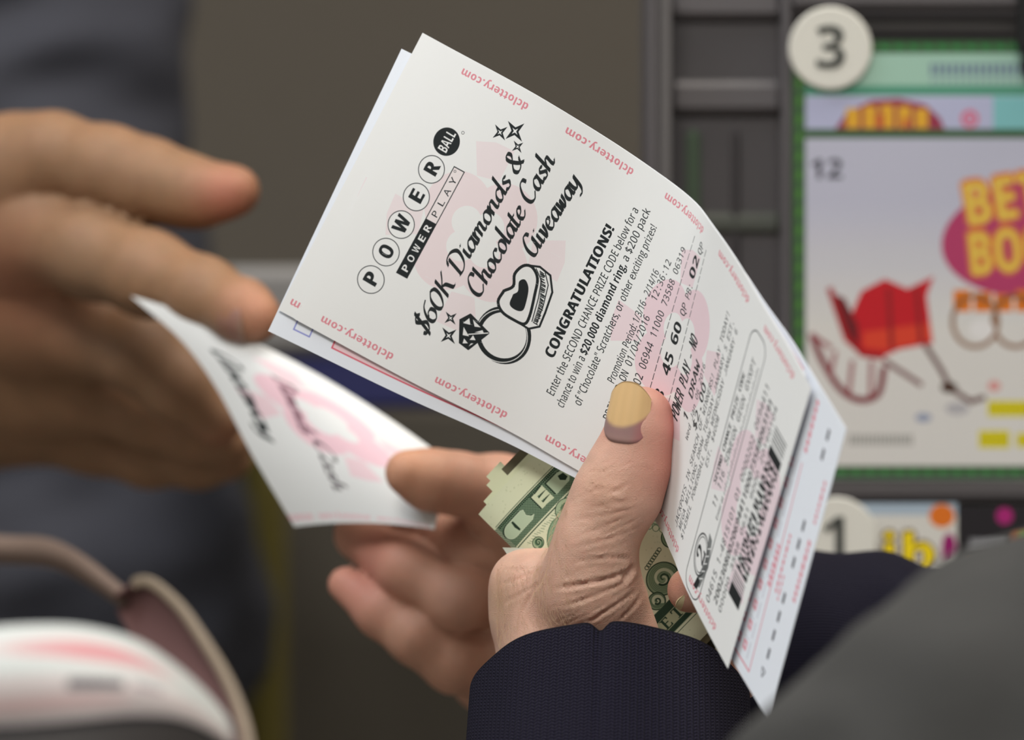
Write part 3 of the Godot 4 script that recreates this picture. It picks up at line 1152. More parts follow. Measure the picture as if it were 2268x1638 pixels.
	g.chain(0, [[at(1130, 1480, -138), 15.0], [at(1085, 1490, -140), 11.0]])
	g.chain(1, [[at(1170, 1140, -116), 13.0], [at(1100, 1092, -110), 10.6], [at(1010, 1070, -102), 8.4], [at(950, 1062, -97), 8.2], [at(902, 1046, -94), 6.4]])
	g.chain(2, [[at(1120, 1200, -132), 10.0], [at(1035, 1225, -118), 8.6], [at(940, 1190, -126), 8.0], [at(840, 1130, -138), 7.0]])
	g.chain(3, [[at(1105, 1310, -134), 10.5], [at(1015, 1322, -113), 9.2], [at(900, 1258, -116), 8.3], [at(795, 1185, -140), 7.4]])
	g.chain(4, [[at(1095, 1470, -138), 10.5], [at(1008, 1462, -120), 9.0], [at(922, 1406, -117), 8.0], [at(845, 1352, -120), 7.2], [at(766, 1294, -126), 5.2]])
	g.chain(5, [[at(1100, 1470, -150), 9.0], [at(1020, 1450, -150), 7.6], [at(940, 1396, -152), 6.8], [at(880, 1352, -155), 5.8]])
	var first := v.size()
	g.build(1.5, Vector3(-66, -112, -170), Vector3(62, -16, -84), v, n, ix)
	complexion(v, first, Color(0.50, 0.265, 0.18), [[at(905, 1030, -90), 10.0, Color(0.60, 0.30, 0.17), 0.7], [at(800, 1200, -116), 14.0, Color(0.42, 0.155, 0.115), 0.7], [at(790, 1300, -118), 12.0, Color(0.46, 0.18, 0.14), 0.6], [at(950, 1140, -110), 10.0, Color(0.42, 0.2, 0.14), 0.6], [at(1010, 1310, -106), 8.0, Color(0.58, 0.33, 0.25), 0.6]], cols, 14)
	part("body", flesh_mesh(v, n, ix, cols), skin(Color.WHITE), t)
	var down := part("hair", hairs(v, n, first), plain(Color(0.74, 0.62, 0.48), 0.5), t)
	down.set_meta("kind", "stuff")
	# nails
	var nm := plain(Color.WHITE, 0.42)
	nm.vertex_color_use_as_albedo = true
	var horn := func(u: float, q: float) -> Color:
		var c := Color(0.30, 0.175, 0.15).lerp(Color(0.25, 0.145, 0.135), smoothstep(0.0, 0.3, q))
		c = c.lerp(Color(0.36, 0.12, 0.12), smoothstep(0.25, 0.8, u) * 0.7)
		return c.lerp(Color(0.60, 0.39, 0.18) * (1.0 + 0.025 * sin(u * 17.0)), smoothstep(-0.05, 0.05, q - 0.30 - 0.2 * u * u - 0.06 * u))
	part("nail", nail(at(1405, 987, 34), at(1423, 844, 35), 9.8, 7.7, Vector3(-0.42, 0.0, 0.90), 44, horn), nm, t)
	var small := func(_u: float, q: float) -> Color: return Color(0.50, 0.24, 0.17).lerp(Color(0.72, 0.60, 0.36), smoothstep(0.3, 0.5, q))
	part("nail", nail(at(1584, 1300, 28.5), at(1490, 1302, 30.5), 6.3, 5.3, Vector3(0.0, -0.74, 0.67), 38, small), nm, t)
	# knitted navy sleeves
	var knit := plain(Color(0.125, 0.115, 0.18), 0.95, 0.25)
	knit.rim_enabled = true
	knit.rim = 0.12
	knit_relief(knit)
	var axis := Vector3(-0.03, -0.80, 0.60).normalized()
	var side := Vector3(1, -0.05, 0.02)
	side = (side - axis * side.dot(axis)).normalized()
	var upw := side.cross(axis).normalized()
	if upw.y < 0:
		upw = -upw
	var c0 := at(1350, 1552, 18)
	var cuff := func(tt: float, ang: float) -> Vector3:
		# the edge is rolled in, then runs down the outside of the sleeve
		var run := maxf(tt - 0.10, 0.0) / 0.90
		var lip := clampf(tt / 0.10, 0.0, 1.0)
		var roll := PI * (1.0 - lip)
		var r := 36.0 + run * 7.0 + 1.4 * cos(roll) - 1.6
		var s := run * 260.0 - 1.4 * sin(roll) - (8.0 * clampf((0.04 - tt) / 0.04, 0.0, 1.0) * -1.0)
		var dent := 2.1 * exp(-pow((ang - 1.665) / 0.045, 2.0)) * (0.35 + 0.65 * exp(-run * 24.0))
		var wave := 0.8 * sin(ang * 5.0 + run * 14.0) * run + 0.35 * sin(ang * 9.0)
		s += 1.6 * exp(-pow((ang - 1.665) / 0.06, 2.0)) * exp(-run * 52.0)
		return c0 + axis * s + (side * cos(ang) * 1.02 + upw * sin(ang)) * (r + wave - dent)
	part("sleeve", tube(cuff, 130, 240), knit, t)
	var far := func(tt: float, ang: float) -> Vector3:
		var c: Vector3 = curve([at(1560, 1465, -112), at(1850, 1484, -104), at(2150, 1546, -80), at(2500, 1560, -20), at(2900, 1500, 80)], tt)
		var r := (28.0 + 7.0 * smoothstep(0.0, 0.3, tt)) * (1.0 + 0.035 * sin(tt * 34.0 + cos(ang) * 2.5))
		return c + Vector3(0.05, cos(ang), sin(ang)) * r
	part("sleeve", tube(far, 60, 64), knit, t)
	# grey coat close to the camera
	var coat := plain(Color(0.185, 0.182, 0.175), 0.9)
	relief(coat, noise_image(256, 0.05, 4, 41), 25.0, 0.03)
	var crum := FastNoiseLite.new()
	crum.seed = 4
	crum.frequency = 0.018
	crum.fractal_octaves = 2
	var body := func(tt: float, ang: float) -> Vector3:
		# a rounded end, then the upper arm running up to the right
		var start := at(2066, 1838, 298)
		var dir := Vector3(0.878, 0.478, 0.05).normalized()
		var run := maxf(tt - 0.3, 0.0) / 0.7
		var phi := minf(tt / 0.3, 1.0) * PI / 2
		var c := start + dir * (run * 330.0 - 45.0 * cos(phi))
		var out := Vector3(-0.478 * cos(ang), 0.878 * cos(ang), sin(ang))
		var p := c + out * 45.0 * sin(phi)
		return p + (out * sin(phi) - dir * cos(phi)) * crum.get_noise_3dv(p) * 7.0
	part("coat", tube(body, 90, 72), coat, t)


# short pale hairs on the back of the hand and along the thumb
func hairs(v: PackedVector3Array, n: PackedVector3Array, count: int) -> ArrayMesh:
	var out := PackedVector3Array()
	var ix := PackedInt32Array()
	var made := 0
	while made < 420:
		var i := rng.randi_range(0, count - 1)
		var q := seen(v[i])
		if q.x < 1100 or q.x > 1260 or q.y < 1090 or q.y > 1425 or n[i].z < -0.2 or v[i].z < 0.0:
			continue
		if q.y < 1250 and q.x < 1215:
			continue
		made += 1
		var lie := Vector3(0.5 + rng.randf_range(-0.4, 0.5), -0.8 + rng.randf_range(-0.4, 0.6), 0.1)
		lie = (lie - n[i] * lie.dot(n[i])).normalized()
		var across := lie.cross(n[i])
		var long := rng.randf_range(2.5, 5.5)
		var sway := rng.randf_range(-0.8, 0.8)
		var base := out.size()
		for k in 5:
			var f := k / 4.0
			var p := v[i] + lie * long * f + n[i] * (0.9 * sin(f * 2.6) - 0.05) + across * sway * f * f
			var r := 0.035 * (1.0 - 0.7 * f)
			for a in 3:
				out.append(p + (across * cos(a * TAU / 3) + n[i] * sin(a * TAU / 3)) * r)
		for k in 4:
			for a in 3:
				var o := base + k * 3
				var b := (a + 1) % 3
				ix.append_array([o + a, o + 3 + b, o + b, o + a, o + 3 + a, o + 3 + b])
	return flesh_mesh(out, normals_of(out, ix), ix, PackedColorArray())


func knit_relief(s: StandardMaterial3D) -> void:
	# little V stitches in columns
	var n := 128
	var im := Image.create(n, n, false, Image.FORMAT_RGB8)
	for y in n:
		for x in n:
			var u := fposmod(x / 32.0, 1.0)
			var side_ := absf(u - 0.5) * 2.0
			var vv := fposmod(y / 16.0 + side_ * 0.7, 1.0)
			var hgt := (0.35 + 0.65 * sin(vv * PI)) * (0.25 + 0.75 * sin(clampf(side_, 0.0, 1.0) * PI))
			im.set_pixel(x, y, Color(hgt, hgt, hgt))
	s.heightmap_enabled = true
	s.heightmap_texture = ImageTexture.create_from_image(im)
	s.heightmap_scale = 0.11
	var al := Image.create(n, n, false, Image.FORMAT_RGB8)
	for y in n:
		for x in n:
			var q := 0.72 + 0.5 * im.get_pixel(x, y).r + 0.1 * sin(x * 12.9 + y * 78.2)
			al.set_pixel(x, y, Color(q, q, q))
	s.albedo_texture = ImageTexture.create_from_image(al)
	s.uv1_scale = Vector3(30, 36, 1)


const CREASES := [
	[[800, 600, 850, 585, 910, 600, 960, 640], 3.6, 0.28],
	[[790, 650, 850, 690, 950, 700, 1040, 665], 4.3, 0.48],
	[[770, 700, 860, 722, 960, 712, 1060, 725], 3.6, 0.36],
	[[720, 785, 830, 795, 950, 772, 1060, 762, 1130, 742], 3.6, 0.32],
	[[700, 850, 800, 862, 960, 832, 1090, 802], 3.6, 0.28],
	[[740, 965, 860, 922, 1000, 866], 3.6, 0.28],
	[[690, 1040, 850, 1005, 1020, 950], 4.3, 0.28],
	[[720, 1120, 840, 1100, 960, 1092, 1065, 1104], 4.3, 0.44],
	[[600, 1275, 760, 1250, 860, 1232, 960, 1204, 1060, 1150], 5.8, 0.88],
	[[1000, 1225, 1030, 1195, 1062, 1150], 6.5, 1.28],
	[[640, 1385, 760, 1345, 880, 1300, 1000, 1245, 1062, 1190], 4.3, 0.48],
	[[800, 1475, 880, 1425, 1000, 1345, 1085, 1285], 4.3, 0.56],
	[[980, 1460, 1060, 1385, 1112, 1312], 4.3, 0.48],
	[[300, 1165, 420, 1160, 540, 1120], 4.3, 0.32],
	[[280, 1255, 400, 1215, 510, 1165], 4.3, 0.32],
	[[300, 1360, 420, 1300, 540, 1230], 4.3, 0.32],
	[[410, 1440, 455, 1330, 540, 1200, 580, 1080], 5.0, 0.40],
	[[880, 540, 950, 525, 1010, 560], 2.9, 0.16],
	[[1120, 620, 1190, 560, 1250, 520], 2.2, 0.12],
	[[1060, 480, 1170, 430, 1270, 360], 2.2, 0.12],
]


# ------------------------------------------------------------------ the fanned tickets: one bent sheet form, measured along both long edges
# rows: distance down the ticket, left edge point, right edge point (millimetres)
const FORM := [
	[0.0, -57.45, 13.44, 2.72, -19.69, 86.4, 9.82],
	[35.14, -26.12, -3.36, 5.35, 8.72, 70.1, 23.12],
	[65.8, 1.12, -17.11, 8.5, 33.64, 53.81, 33.14],
	[86.91, 19.65, -27.63, 14.82, 46.5, 43.34, 45.88],
	[102.39, 34.1, -35.19, 21.35, 50.87, 36.85, 58.35],
	[122.48, 40.79, -46.62, 36.95, 57.59, 25.69, 74.03],
	[136.46, 43.83, -54.43, 48.37, 61.88, 17.3, 85.05],
	[157.03, 49.64, -66.41, 64.33, 68.07, 5.87, 101.55],
	[173.04, 54.19, -74.93, 76.9, 73.22, -4.48, 113.87],
]


func edge_point(col: int, y: float) -> Vector3:
	var p := []
	for r in FORM:
		p.append(Vector3(r[col], r[col + 1], r[col + 2]))
	var n := FORM.size()
	var tan_of := func(i: int) -> Vector3:
		if i == 0:
			return (p[1] - p[0]) / (FORM[1][0] - FORM[0][0])
		if i == n - 1:
			return (p[n - 1] - p[n - 2]) / (FORM[n - 1][0] - FORM[n - 2][0])
		var h0: float = FORM[i][0] - FORM[i - 1][0]
		var h1: float = FORM[i + 1][0] - FORM[i][0]
		return ((p[i] - p[i - 1]) / h0 * h1 + (p[i + 1] - p[i]) / h1 * h0) / (h0 + h1)
	if y <= 0.0:
		return p[0] + tan_of.call(0) * y
	if y >= FORM[n - 1][0]:
		return p[n - 1] + tan_of.call(n - 1) * (y - FORM[n - 1][0])
	var i := 0
	while y > FORM[i + 1][0]:
		i += 1
	var h: float = FORM[i + 1][0] - FORM[i][0]
	var t: float = (y - FORM[i][0]) / h
	return p[i] * (2 * t * t * t - 3 * t * t + 1) + tan_of.call(i) * h * (t * t * t - 2 * t * t + t) + p[i + 1] * (3 * t * t - 2 * t * t * t) + tan_of.call(i + 1) * h * (t * t * t - t * t)


var bent := {}


func on_form(x: float, y: float, behind: float) -> Vector3:
	var key := int(round(y * 50.0))
	if not bent.has(key):
		var a := edge_point(1, y)
		var b := edge_point(4, y)
		var down := edge_point(1, y + 0.5) + edge_point(4, y + 0.5) - edge_point(1, y - 0.5) - edge_point(4, y - 0.5)
		bent[key] = [a, b, down.cross(b - a).normalized()]
	var e: Array = bent[key]
	return e[0].lerp(e[1], x / 82.5) - e[2] * behind


func tickets() -> void:
	var fm := printed(ticket_print())
	var fm2: StandardMaterial3D = fm.duplicate()
	fm2.uv1_offset = Vector3(0, 4.4 / 173.0, 0)
	var w := 82.5
	var front := func(u: float, v: float) -> Vector3: return on_form(u * w, v * 173.0, 0.02 * sin(u * 5.0))
	var t := part("lottery_ticket", sheet(front, 24, 120, 0.10, fm, paper_back), null)
	tag(t, "front lottery ticket held under the thumb with ring and heart artwork", "ticket")
	var second := func(u: float, v: float) -> Vector3: return on_form(u * w + 0.1, v * 173.0 - 4.9, 0.25 + 0.15 * smoothstep(90.0, 170.0, v * 173.0))
	t = part("lottery_ticket", sheet(second, 24, 90, 0.10, fm2, paper_back), null)
	tag(t, "second lottery ticket showing as a narrow strip along the left edge of the front ticket", "ticket")
	var ls := 203.0
	var slip := func(u: float, v: float) -> Vector3:
		var xs := u * 82.5
		var ys := v * ls
		var x := -6.2 + xs * 0.9992 + ys * SLIP_TURN
		var y := -5.0 - xs * 0.041 + ys - xs / 82.5 * 4.0 * smoothstep(110.0, 200.0, ys)
		return on_form(x, y, 0.7 + 0.4 * smoothstep(40.0, 0.0, ys) + 1.0 * smoothstep(95.0, 178.0, ys))
	t = part("play_slip", sheet(slip, 24, 130, 0.12, printed(slip_print(ls)), paper_back), null)
	tag(t, "paper play slip with black timing marks sticking out behind the two tickets", "slip")


const SLIP_TURN := 0.041


func flower(c: Print, at_: Vector2, col: Color, paper: Color, turn: float) -> void:
	for k in 4:
		c.oval(at_ + Vector2(9.2, 0).rotated(turn + k * PI / 2), 9.4, 9.0, col, turn)
	c.oval(at_, 9, 9, col)
	for k in 4:
		c.oval(at_ + Vector2(4.6, 0).rotated(turn + k * PI / 2), 4.2, 4.0, paper, turn)
	c.oval(at_, 4, 4, paper)
	for k in 4:
		var d := Vector2(1, 0).rotated(turn + PI / 4 + k * PI / 2)
		var s := Vector2(-d.y, d.x)
		var o := at_ + d * 20.5
		c.fill([PackedVector2Array([o - d * 5 - s * 3.2, o - d * 5 + s * 3.2, o + d * 3.6 + s * 5.6, o + d * 4.6, o + d * 3.6 - s * 5.6])], Color(col, 0.75))


func sparkle(c: Print, at_: Vector2, r: float, ink: Color, paper: Color, turn: float) -> void:
	for pass_ in 2:
		var q := PackedVector2Array()
		for k in 8:
			var d := (r if k % 2 == 0 else r * 0.3) * (1.0 if pass_ == 0 else 0.36)
			q.append(at_ + Vector2(d, 0).rotated(turn + k * PI / 4))
		c.fill([q], ink if pass_ == 0 else paper)


func marks(c: Print, x: float, starts: Array, col: Color) -> void:
	for y in starts:
		letter(c, "dclottery.com", "bold", Vector2(x, y), Vector2(x, y - 21.6), 2.05, col)


func ticket_print() -> Image:
	var paper := Color(0.905, 0.905, 0.895)
	var c := Print.new(82.5, 173.0, 11.8, paper)
	var ink := Color(0.115, 0.135, 0.14)
	var pink := Color(0.905, 0.845, 0.848)
	var rose := Color(0.85, 0.53, 0.57)
	flower(c, Vector2(42.2, 33.6), pink, paper, 0.55)
	flower(c, Vector2(47.5, 101.0), Color(0.90, 0.80, 0.825), paper, 0.55)
	flower(c, Vector2(40.0, 160.0), Color(0.90, 0.82, 0.845), paper, 0.55)
	marks(c, 79.6, [31.6, 64.8, 98.0, 131.0, 164.0], rose)
	marks(c, 4.4, [27.6, 61.5, 94.5, 127.9, 160.6], rose)
	# header balls
	var word := "POWER"
	for k in 5:
		var o := Vector2(18.9 + 8.32 * k, 13.3 + 0.38 * k)
		c.oval(o, 3.72, 3.72, ink)
		c.oval(o, 3.52, 3.52, paper)
		var w := 4.4 if word[k] == "W" else 3.5
		letter(c, word[k], "bold", o + Vector2(-w / 2, 1.85), o + Vector2(w / 2, 1.97), 3.9, ink)
		letter(c, word[k], "bold", o + Vector2(-w / 2 + .22, 1.85), o + Vector2(w / 2 + .22, 1.97), 3.9, ink)
	c.oval(Vector2(60.5, 15.2), 3.72, 3.72, ink)
	letter(c, "BALL", "bold", Vector2(57.5, 16.5), Vector2(63.5, 16.75), 2.8, paper)
	c.hoop(Vector2(64.6, 18.2), 0.38, 0.38, 0.1, ink)
	var bar := func(x: float, y: float) -> Vector2: return Vector2(23.7 + x, 18.5 + y + x * 0.048)
	c.fill([PackedVector2Array([bar.call(0, 0), bar.call(32.1, 0), bar.call(32.1, 3.4), bar.call(0, 3.4)])], ink)
	c.fill([PackedVector2Array([bar.call(16.4, 0.22), bar.call(31.85, 0.22), bar.call(31.85, 3.18), bar.call(16.4, 3.18)])], pink.lerp(paper, 0.3))
	for k in 5:
		letter(c, word[k], "bold", bar.call(1.1 + 3.0 * k, 2.65), bar.call(3.2 + 3.0 * k, 2.65), 1.9, paper)
	for k in 4:
		letter(c, "PLAY"[k], "sans", bar.call(17.6 + 3.3 * k, 2.6), bar.call(19.4 + 3.3 * k, 2.6), 1.75, ink)
	c.hoop(bar.call(31.0, 0.9), 0.3, 0.3, 0.09, ink)
	sparkle(c, Vector2(69.4, 27.5), 2.5, ink, paper, 0.5)
	sparkle(c, Vector2(71.6, 31.1), 3.3, ink, paper, 0.45)
	sparkle(c, Vector2(68.4, 33.6), 1.9, ink, paper, 0.5)
	script(c, "$60K Diamonds &", Vector2(12.6, 33.0), Vector2(66.2, 36.9), 5.4, ink)
	script(c, "Chocolate Cash", Vector2(28.2, 41.5), Vector2(70.2, 44.4), 5.4, ink)
	script(c, "Giveaway", Vector2(44.8, 50.1), Vector2(68.9, 52.9), 5.4, ink)
	sparkle(c, Vector2(20.0, 36.9), 2.1, ink, paper, 0.45)
	sparkle(c, Vector2(15.6, 38.4), 2.7, ink, paper, 0.45)
	# ring with a stone
	c.hoop(Vector2(22.7, 51.5), 6.9, 6.9, 1.3, ink)
	c.hoop(Vector2(22.3, 51.9), 6.9, 6.9, 0.7, ink)
	c.hoop(Vector2(22.2, 51.2), 7.0, 7.0, 0.24, paper)
	var gem := [Vector2(21.2, 47.6), Vector2(14.9, 44.6), Vector2(15.4, 41.9), Vector2(20.8, 39.5), Vector2(23.3, 41.3)]
	c.fill([PackedVector2Array(gem)], ink)
	c.stroke(gem, 0.6, ink, true)
	var heart_of := Vector2(18.4, 43.0)
	for e in [[15.5, 42.6, 16.9, 42.4, 16.2, 43.9], [15.5, 44.4, 16.6, 44.6, 16.9, 45.3], [17.5, 41.7, 19.6, 41.0, 18.0, 43.4], [17.2, 43.9, 18.8, 44.2, 17.9, 45.4], [20.4, 40.4, 22.4, 41.4, 20.9, 42.4], [19.6, 44.2, 21.2, 45.9, 20.6, 46.6], [21.0, 43.6, 22.5, 42.4, 21.6, 45.2]]:
		c.fill([PackedVector2Array([Vector2(e[0], e[1]), Vector2(e[2], e[3]), Vector2(e[4], e[5])])], paper)
	c.stroke([heart_of, gem[0]], 0.3, paper)
	# heart box
	var side := [Vector2(42.4, 49.6), Vector2(43.6, 52.5), Vector2(43.0, 56.0), Vector2(39.3, 58.4), Vector2(33.5, 59.0), Vector2(29.4, 59.2), Vector2(27.4, 56.8), Vector2(27.6, 53.0)]
	c.fill([PackedVector2Array(side)], paper)
	c.stroke(side, 0.55, ink)
	var lid := PackedVector2Array()
	var hb := []
	var key := [Vector2(33.2, 46.6), Vector2(35.6, 48.3), Vector2(38.6, 47.3), Vector2(41.6, 48.4), Vector2(42.5, 50.6), Vector2(40.6, 53.2), Vector2(36.4, 54.4), Vector2(30.6, 55.6), Vector2(28.0, 55.2), Vector2(27.6, 52.2), Vector2(28.0, 48.6), Vector2(30.0, 46.4), Vector2(33.2, 46.6)]
	for k in 61:
		hb.append(curve(key, k / 60.0))
	lid = PackedVector2Array(hb)
	c.fill([lid], paper)
	c.stroke(hb, 0.75, ink)
	var inner := []
	var ik := [Vector2(33.6, 49.2), Vector2(35.0, 50.0), Vector2(37.4, 49.2), Vector2(38.6, 50.4), Vector2(37.0, 52.2), Vector2(33.4, 53.2), Vector2(31.0, 53.3), Vector2(30.2, 51.6), Vector2(30.8, 49.5), Vector2(33.6, 49.2)]
	for k in 46:
		inner.append(curve(ik, k / 45.0))
	c.fill([PackedVector2Array(inner)], ink)
	for k in 34:
		var f := k / 33.0
		var p := Vector2(42.6, 53.0).lerp(Vector2(29.6, 57.2), f) + Vector2(0, 1.0 * sin(f * PI))
		c.stroke([p, p + Vector2(rng.randf_range(-0.3, 0.3), rng.randf_range(0.9, 1.5))], 0.28, ink)
	c.stroke([Vector2(42.7, 51.8), Vector2(40.6, 54.4), Vector2(36.0, 55.7), Vector2(29.6, 56.8)], 0.25, ink)
	c.stroke([Vector2(43.0, 54.4), Vector2(40.4, 56.6), Vector2(35.0, 57.7), Vector2(29.5, 58.2)], 0.25, ink)
	# wording
	letter(c, "CONGRATULATIONS!", "bold", Vector2(23.3, 66.3), Vector2(63.2, 66.7), 2.9, ink)
	letter(c, "CONGRATULATIONS!", "bold", Vector2(23.5, 66.3), Vector2(63.4, 66.7), 2.9, ink)
	letter(c, "Enter the SECOND CHANCE PRIZE CODE below for a", "sans", Vector2(14.4, 70.6), Vector2(71.2, 71.0), 2.35, ink)
	letter(c, "chance to win a ", "sans", Vector2(13.0, 74.3), Vector2(29.0, 74.35), 2.35, ink)
	letter(c, "$20,000 diamond ring,", "bold", Vector2(29.0, 74.35), Vector2(56.6, 74.35), 2.35, ink)
	letter(c, " a $200 pack", "sans", Vector2(56.6, 74.35), Vector2(72.8, 74.4), 2.35, ink)
	letter(c, "of \"Chocolate\" Scratchers, or other exciting prizes!", "sans", Vector2(16.0, 78.4), Vector2(70.2, 78.3), 2.35, ink)
	letter(c, "Promotion Period: 1/3/16 - 2/14/16", "sans", Vector2(26.4, 84.6), Vector2(60.4, 84.8), 2.3, ink)
	letter(c, "PRINTED ON 01/04/2016   12:36:12", "mono", Vector2(16.6, 87.5), Vector2(64.9, 87.7), 2.35, ink)
	letter(c, "04800002 06944 11000 73588 06319", "mono", Vector2(20.6, 92.1), Vector2(70.6, 91.8), 2.5, ink)
	for k in 24:
		c.stroke([Vector2(16.0 + k * 2.5, 95.6 - k * 0.07), Vector2(17.9 + k * 2.5, 95.55 - k * 0.07)], 0.2, ink)
		c.stroke([Vector2(16.0 + k * 2.5, 102.6), Vector2(17.9 + k * 2.5, 102.65)], 0.2, ink)
	var bold_row := [["28", 26.8, 32.4], ["45", 37.0, 43.4], ["60", 45.8, 52.4], ["02", 65.2, 71.8]]
	for e in bold_row:
		letter(c, e[0], "bold", Vector2(e[1], 100.2), Vector2(e[2], 100.3), 3.3, ink)
	letter(c, "QP", "mono", Vector2(54.6, 100.3), Vector2(58.2, 100.3), 2.5, ink)
	letter(c, "PB:", "mono", Vector2(59.6, 100.5), Vector2(64.0, 100.5), 2.5, ink)
	letter(c, "QP", "mono", Vector2(72.6, 100.6), Vector2(76.0, 100.7), 2.5, ink)
	for dx in [0.0, 0.2]:
		letter(c, "POWER PLAY - NO", "mono", Vector2(28.4 + dx, 108.4), Vector2(53.0 + dx, 109.4), 4.2, ink)
		letter(c, "1", "mono", Vector2(31.6 + dx, 113.7), Vector2(34.2 + dx, 113.7), 3.0, ink)
		letter(c, "DRAW", "mono", Vector2(38.4 + dx, 113.7), Vector2(48.6 + dx, 113.6), 3.0, ink)
		letter(c, "$2.00", "mono", Vector2(33.4 + dx, 120.3), Vector2(46.6 + dx, 119.9), 3.0, ink)
	letter(c, "Wed Jan 06 2016", "mono", Vector2(28.4, 116.7), Vector2(50.6, 116.6), 1.9, ink)
	letter(c, "JACKPOTS IN SEARCH OF WINNERS! PLAY TODAY!", "mono", Vector2(7.2, 123.1), Vector2(69.8, 122.8), 2.0, ink)
	letter(c, "MEGA MILLIONS DRAW TUESDAY JANUARY 5 EST.", "mono", Vector2(8.2, 126.0), Vector2(69.6, 126.2), 2.0, ink)
	letter(c, "$145MIL POWERBALL DRAW WEDNESDAY JANUARY 6", "mono", Vector2(7.2, 128.9), Vector2(69.0, 129.4), 2.0, ink)
	letter(c, "EST. $400M", "mono", Vector2(31.0, 132.4), Vector2(45.4, 131.8), 2.0, ink)
	# code box
	var bx := []
	for k in 32:
		var a := TAU * k / 32.0
		var q := Vector2(38.3, 141.9) + Vector2(33.5 * signf(cos(a)), 1.5 * signf(sin(a))) + Vector2(cos(a), sin(a)) * 4.0
		bx.append(q)
	c.stroke(bx, 0.3, Color(ink, 0.9), true)
	for dx in [0.0, 0.15]:
		letter(c, "SECOND CHANCE PRIZE CODE", "mono", Vector2(31.2 + dx, 139.7), Vector2(63.2 + dx, 139.4), 1.8, ink)
	letter(c, "11 116 5DWEGN GEGN GVXPT", "mono", Vector2(26.2, 143.0), Vector2(69.4, 143.2), 2.4, ink)
	letter(c, "Enter at", "sans", Vector2(24.8, 145.9), Vector2(31.6, 145.95), 1.4, ink)
	for k in 34:
		c.stroke([Vector2(32.6 + k * 1.08, 145.9), Vector2(33.0 + k * 1.08, 145.2 - 0.6 * (k % 3) / 2.0)], 0.3, Color(ink, 0.8))
	# second chance emblem
	c.oval(Vector2(12.4, 142.2), 5.6, 4.4, ink, -0.12)
	c.oval(Vector2(12.4, 142.2), 5.2, 4.0, paper, -0.12)
	c.hoop(Vector2(12.4, 142.2), 4.6, 3.4, 0.2, ink, -0.12)
	letter(c, "2", "serifbold", Vector2(10.3, 144.7), Vector2(14.7, 144.6), 5.2, ink)
	c.fill([PackedVector2Array([Vector2(4.6, 143.2), Vector2(12.5, 145.2), Vector2(19.8, 143.6), Vector2(19.2, 146.0), Vector2(12.5, 147.9), Vector2(5.4, 146.2)])], Color(ink, 0.55))
	c.fill([PackedVector2Array([Vector2(3.6, 142.6), Vector2(7.0, 143.6), Vector2(6.8, 145.6), Vector2(4.0, 145.0)])], ink)
	for k in 5:
		c.stroke([Vector2(7.2 + k * 2.2, 144.9), Vector2(8.4 + k * 2.2, 146.6)], 0.3, paper)
	letter(c, "04615 1-4815101 01 0000202 0694411", "mono", Vector2(5.6, 153.4), Vector2(69.0, 153.8), 2.4, ink)
	for dx in [0.0, 0.2]:
		letter(c, "2002308002069441100073588063191", "mono", Vector2(8.0 + dx, 157.6), Vector2(67.0 + dx, 157.5), 2.4, ink)
	letter(c, "00000 3588 0631 9000 20160104", "mono", Vector2(8.0, 161.0), Vector2(67.4, 160.5), 1.9, ink)
	# stacked bar code
	c.rect(15.0, 161.9, 18.6, 169.6, ink)
	for k in 4:
		c.rect(19.0 + k * 0.85, 161.9, 19.3 + k * 0.85, 169.6, ink)
	c.rect(55.4, 161.9, 58.2, 169.6, ink)
	for k in 5:
		c.rect(59.2 + k * 0.95, 161.9, 59.55 + k * 0.95, 169.6, ink)
	for row in 6:
		var x := 23.0
		while x < 54.6:
			var a := rng.randf_range(0.35, 1.5)
			c.rect(x, 161.9 + row * 1.28, minf(x + a, 54.8), 163.2 + row * 1.28, ink)
			x += a + rng.randf_range(0.35, 1.4)
	# the print head skipped: fine pale streaks across the black
	for k in 26:
		var x := rng.randf_range(15.0, 70.0)
		var y := rng.randf_range(12.0, 60.0)
		c.stroke([Vector2(x, y), Vector2(x + 0.1, y + rng.randf_range(1.0, 3.0))], 0.10, Color(paper, 0.7))
	return c.picture()


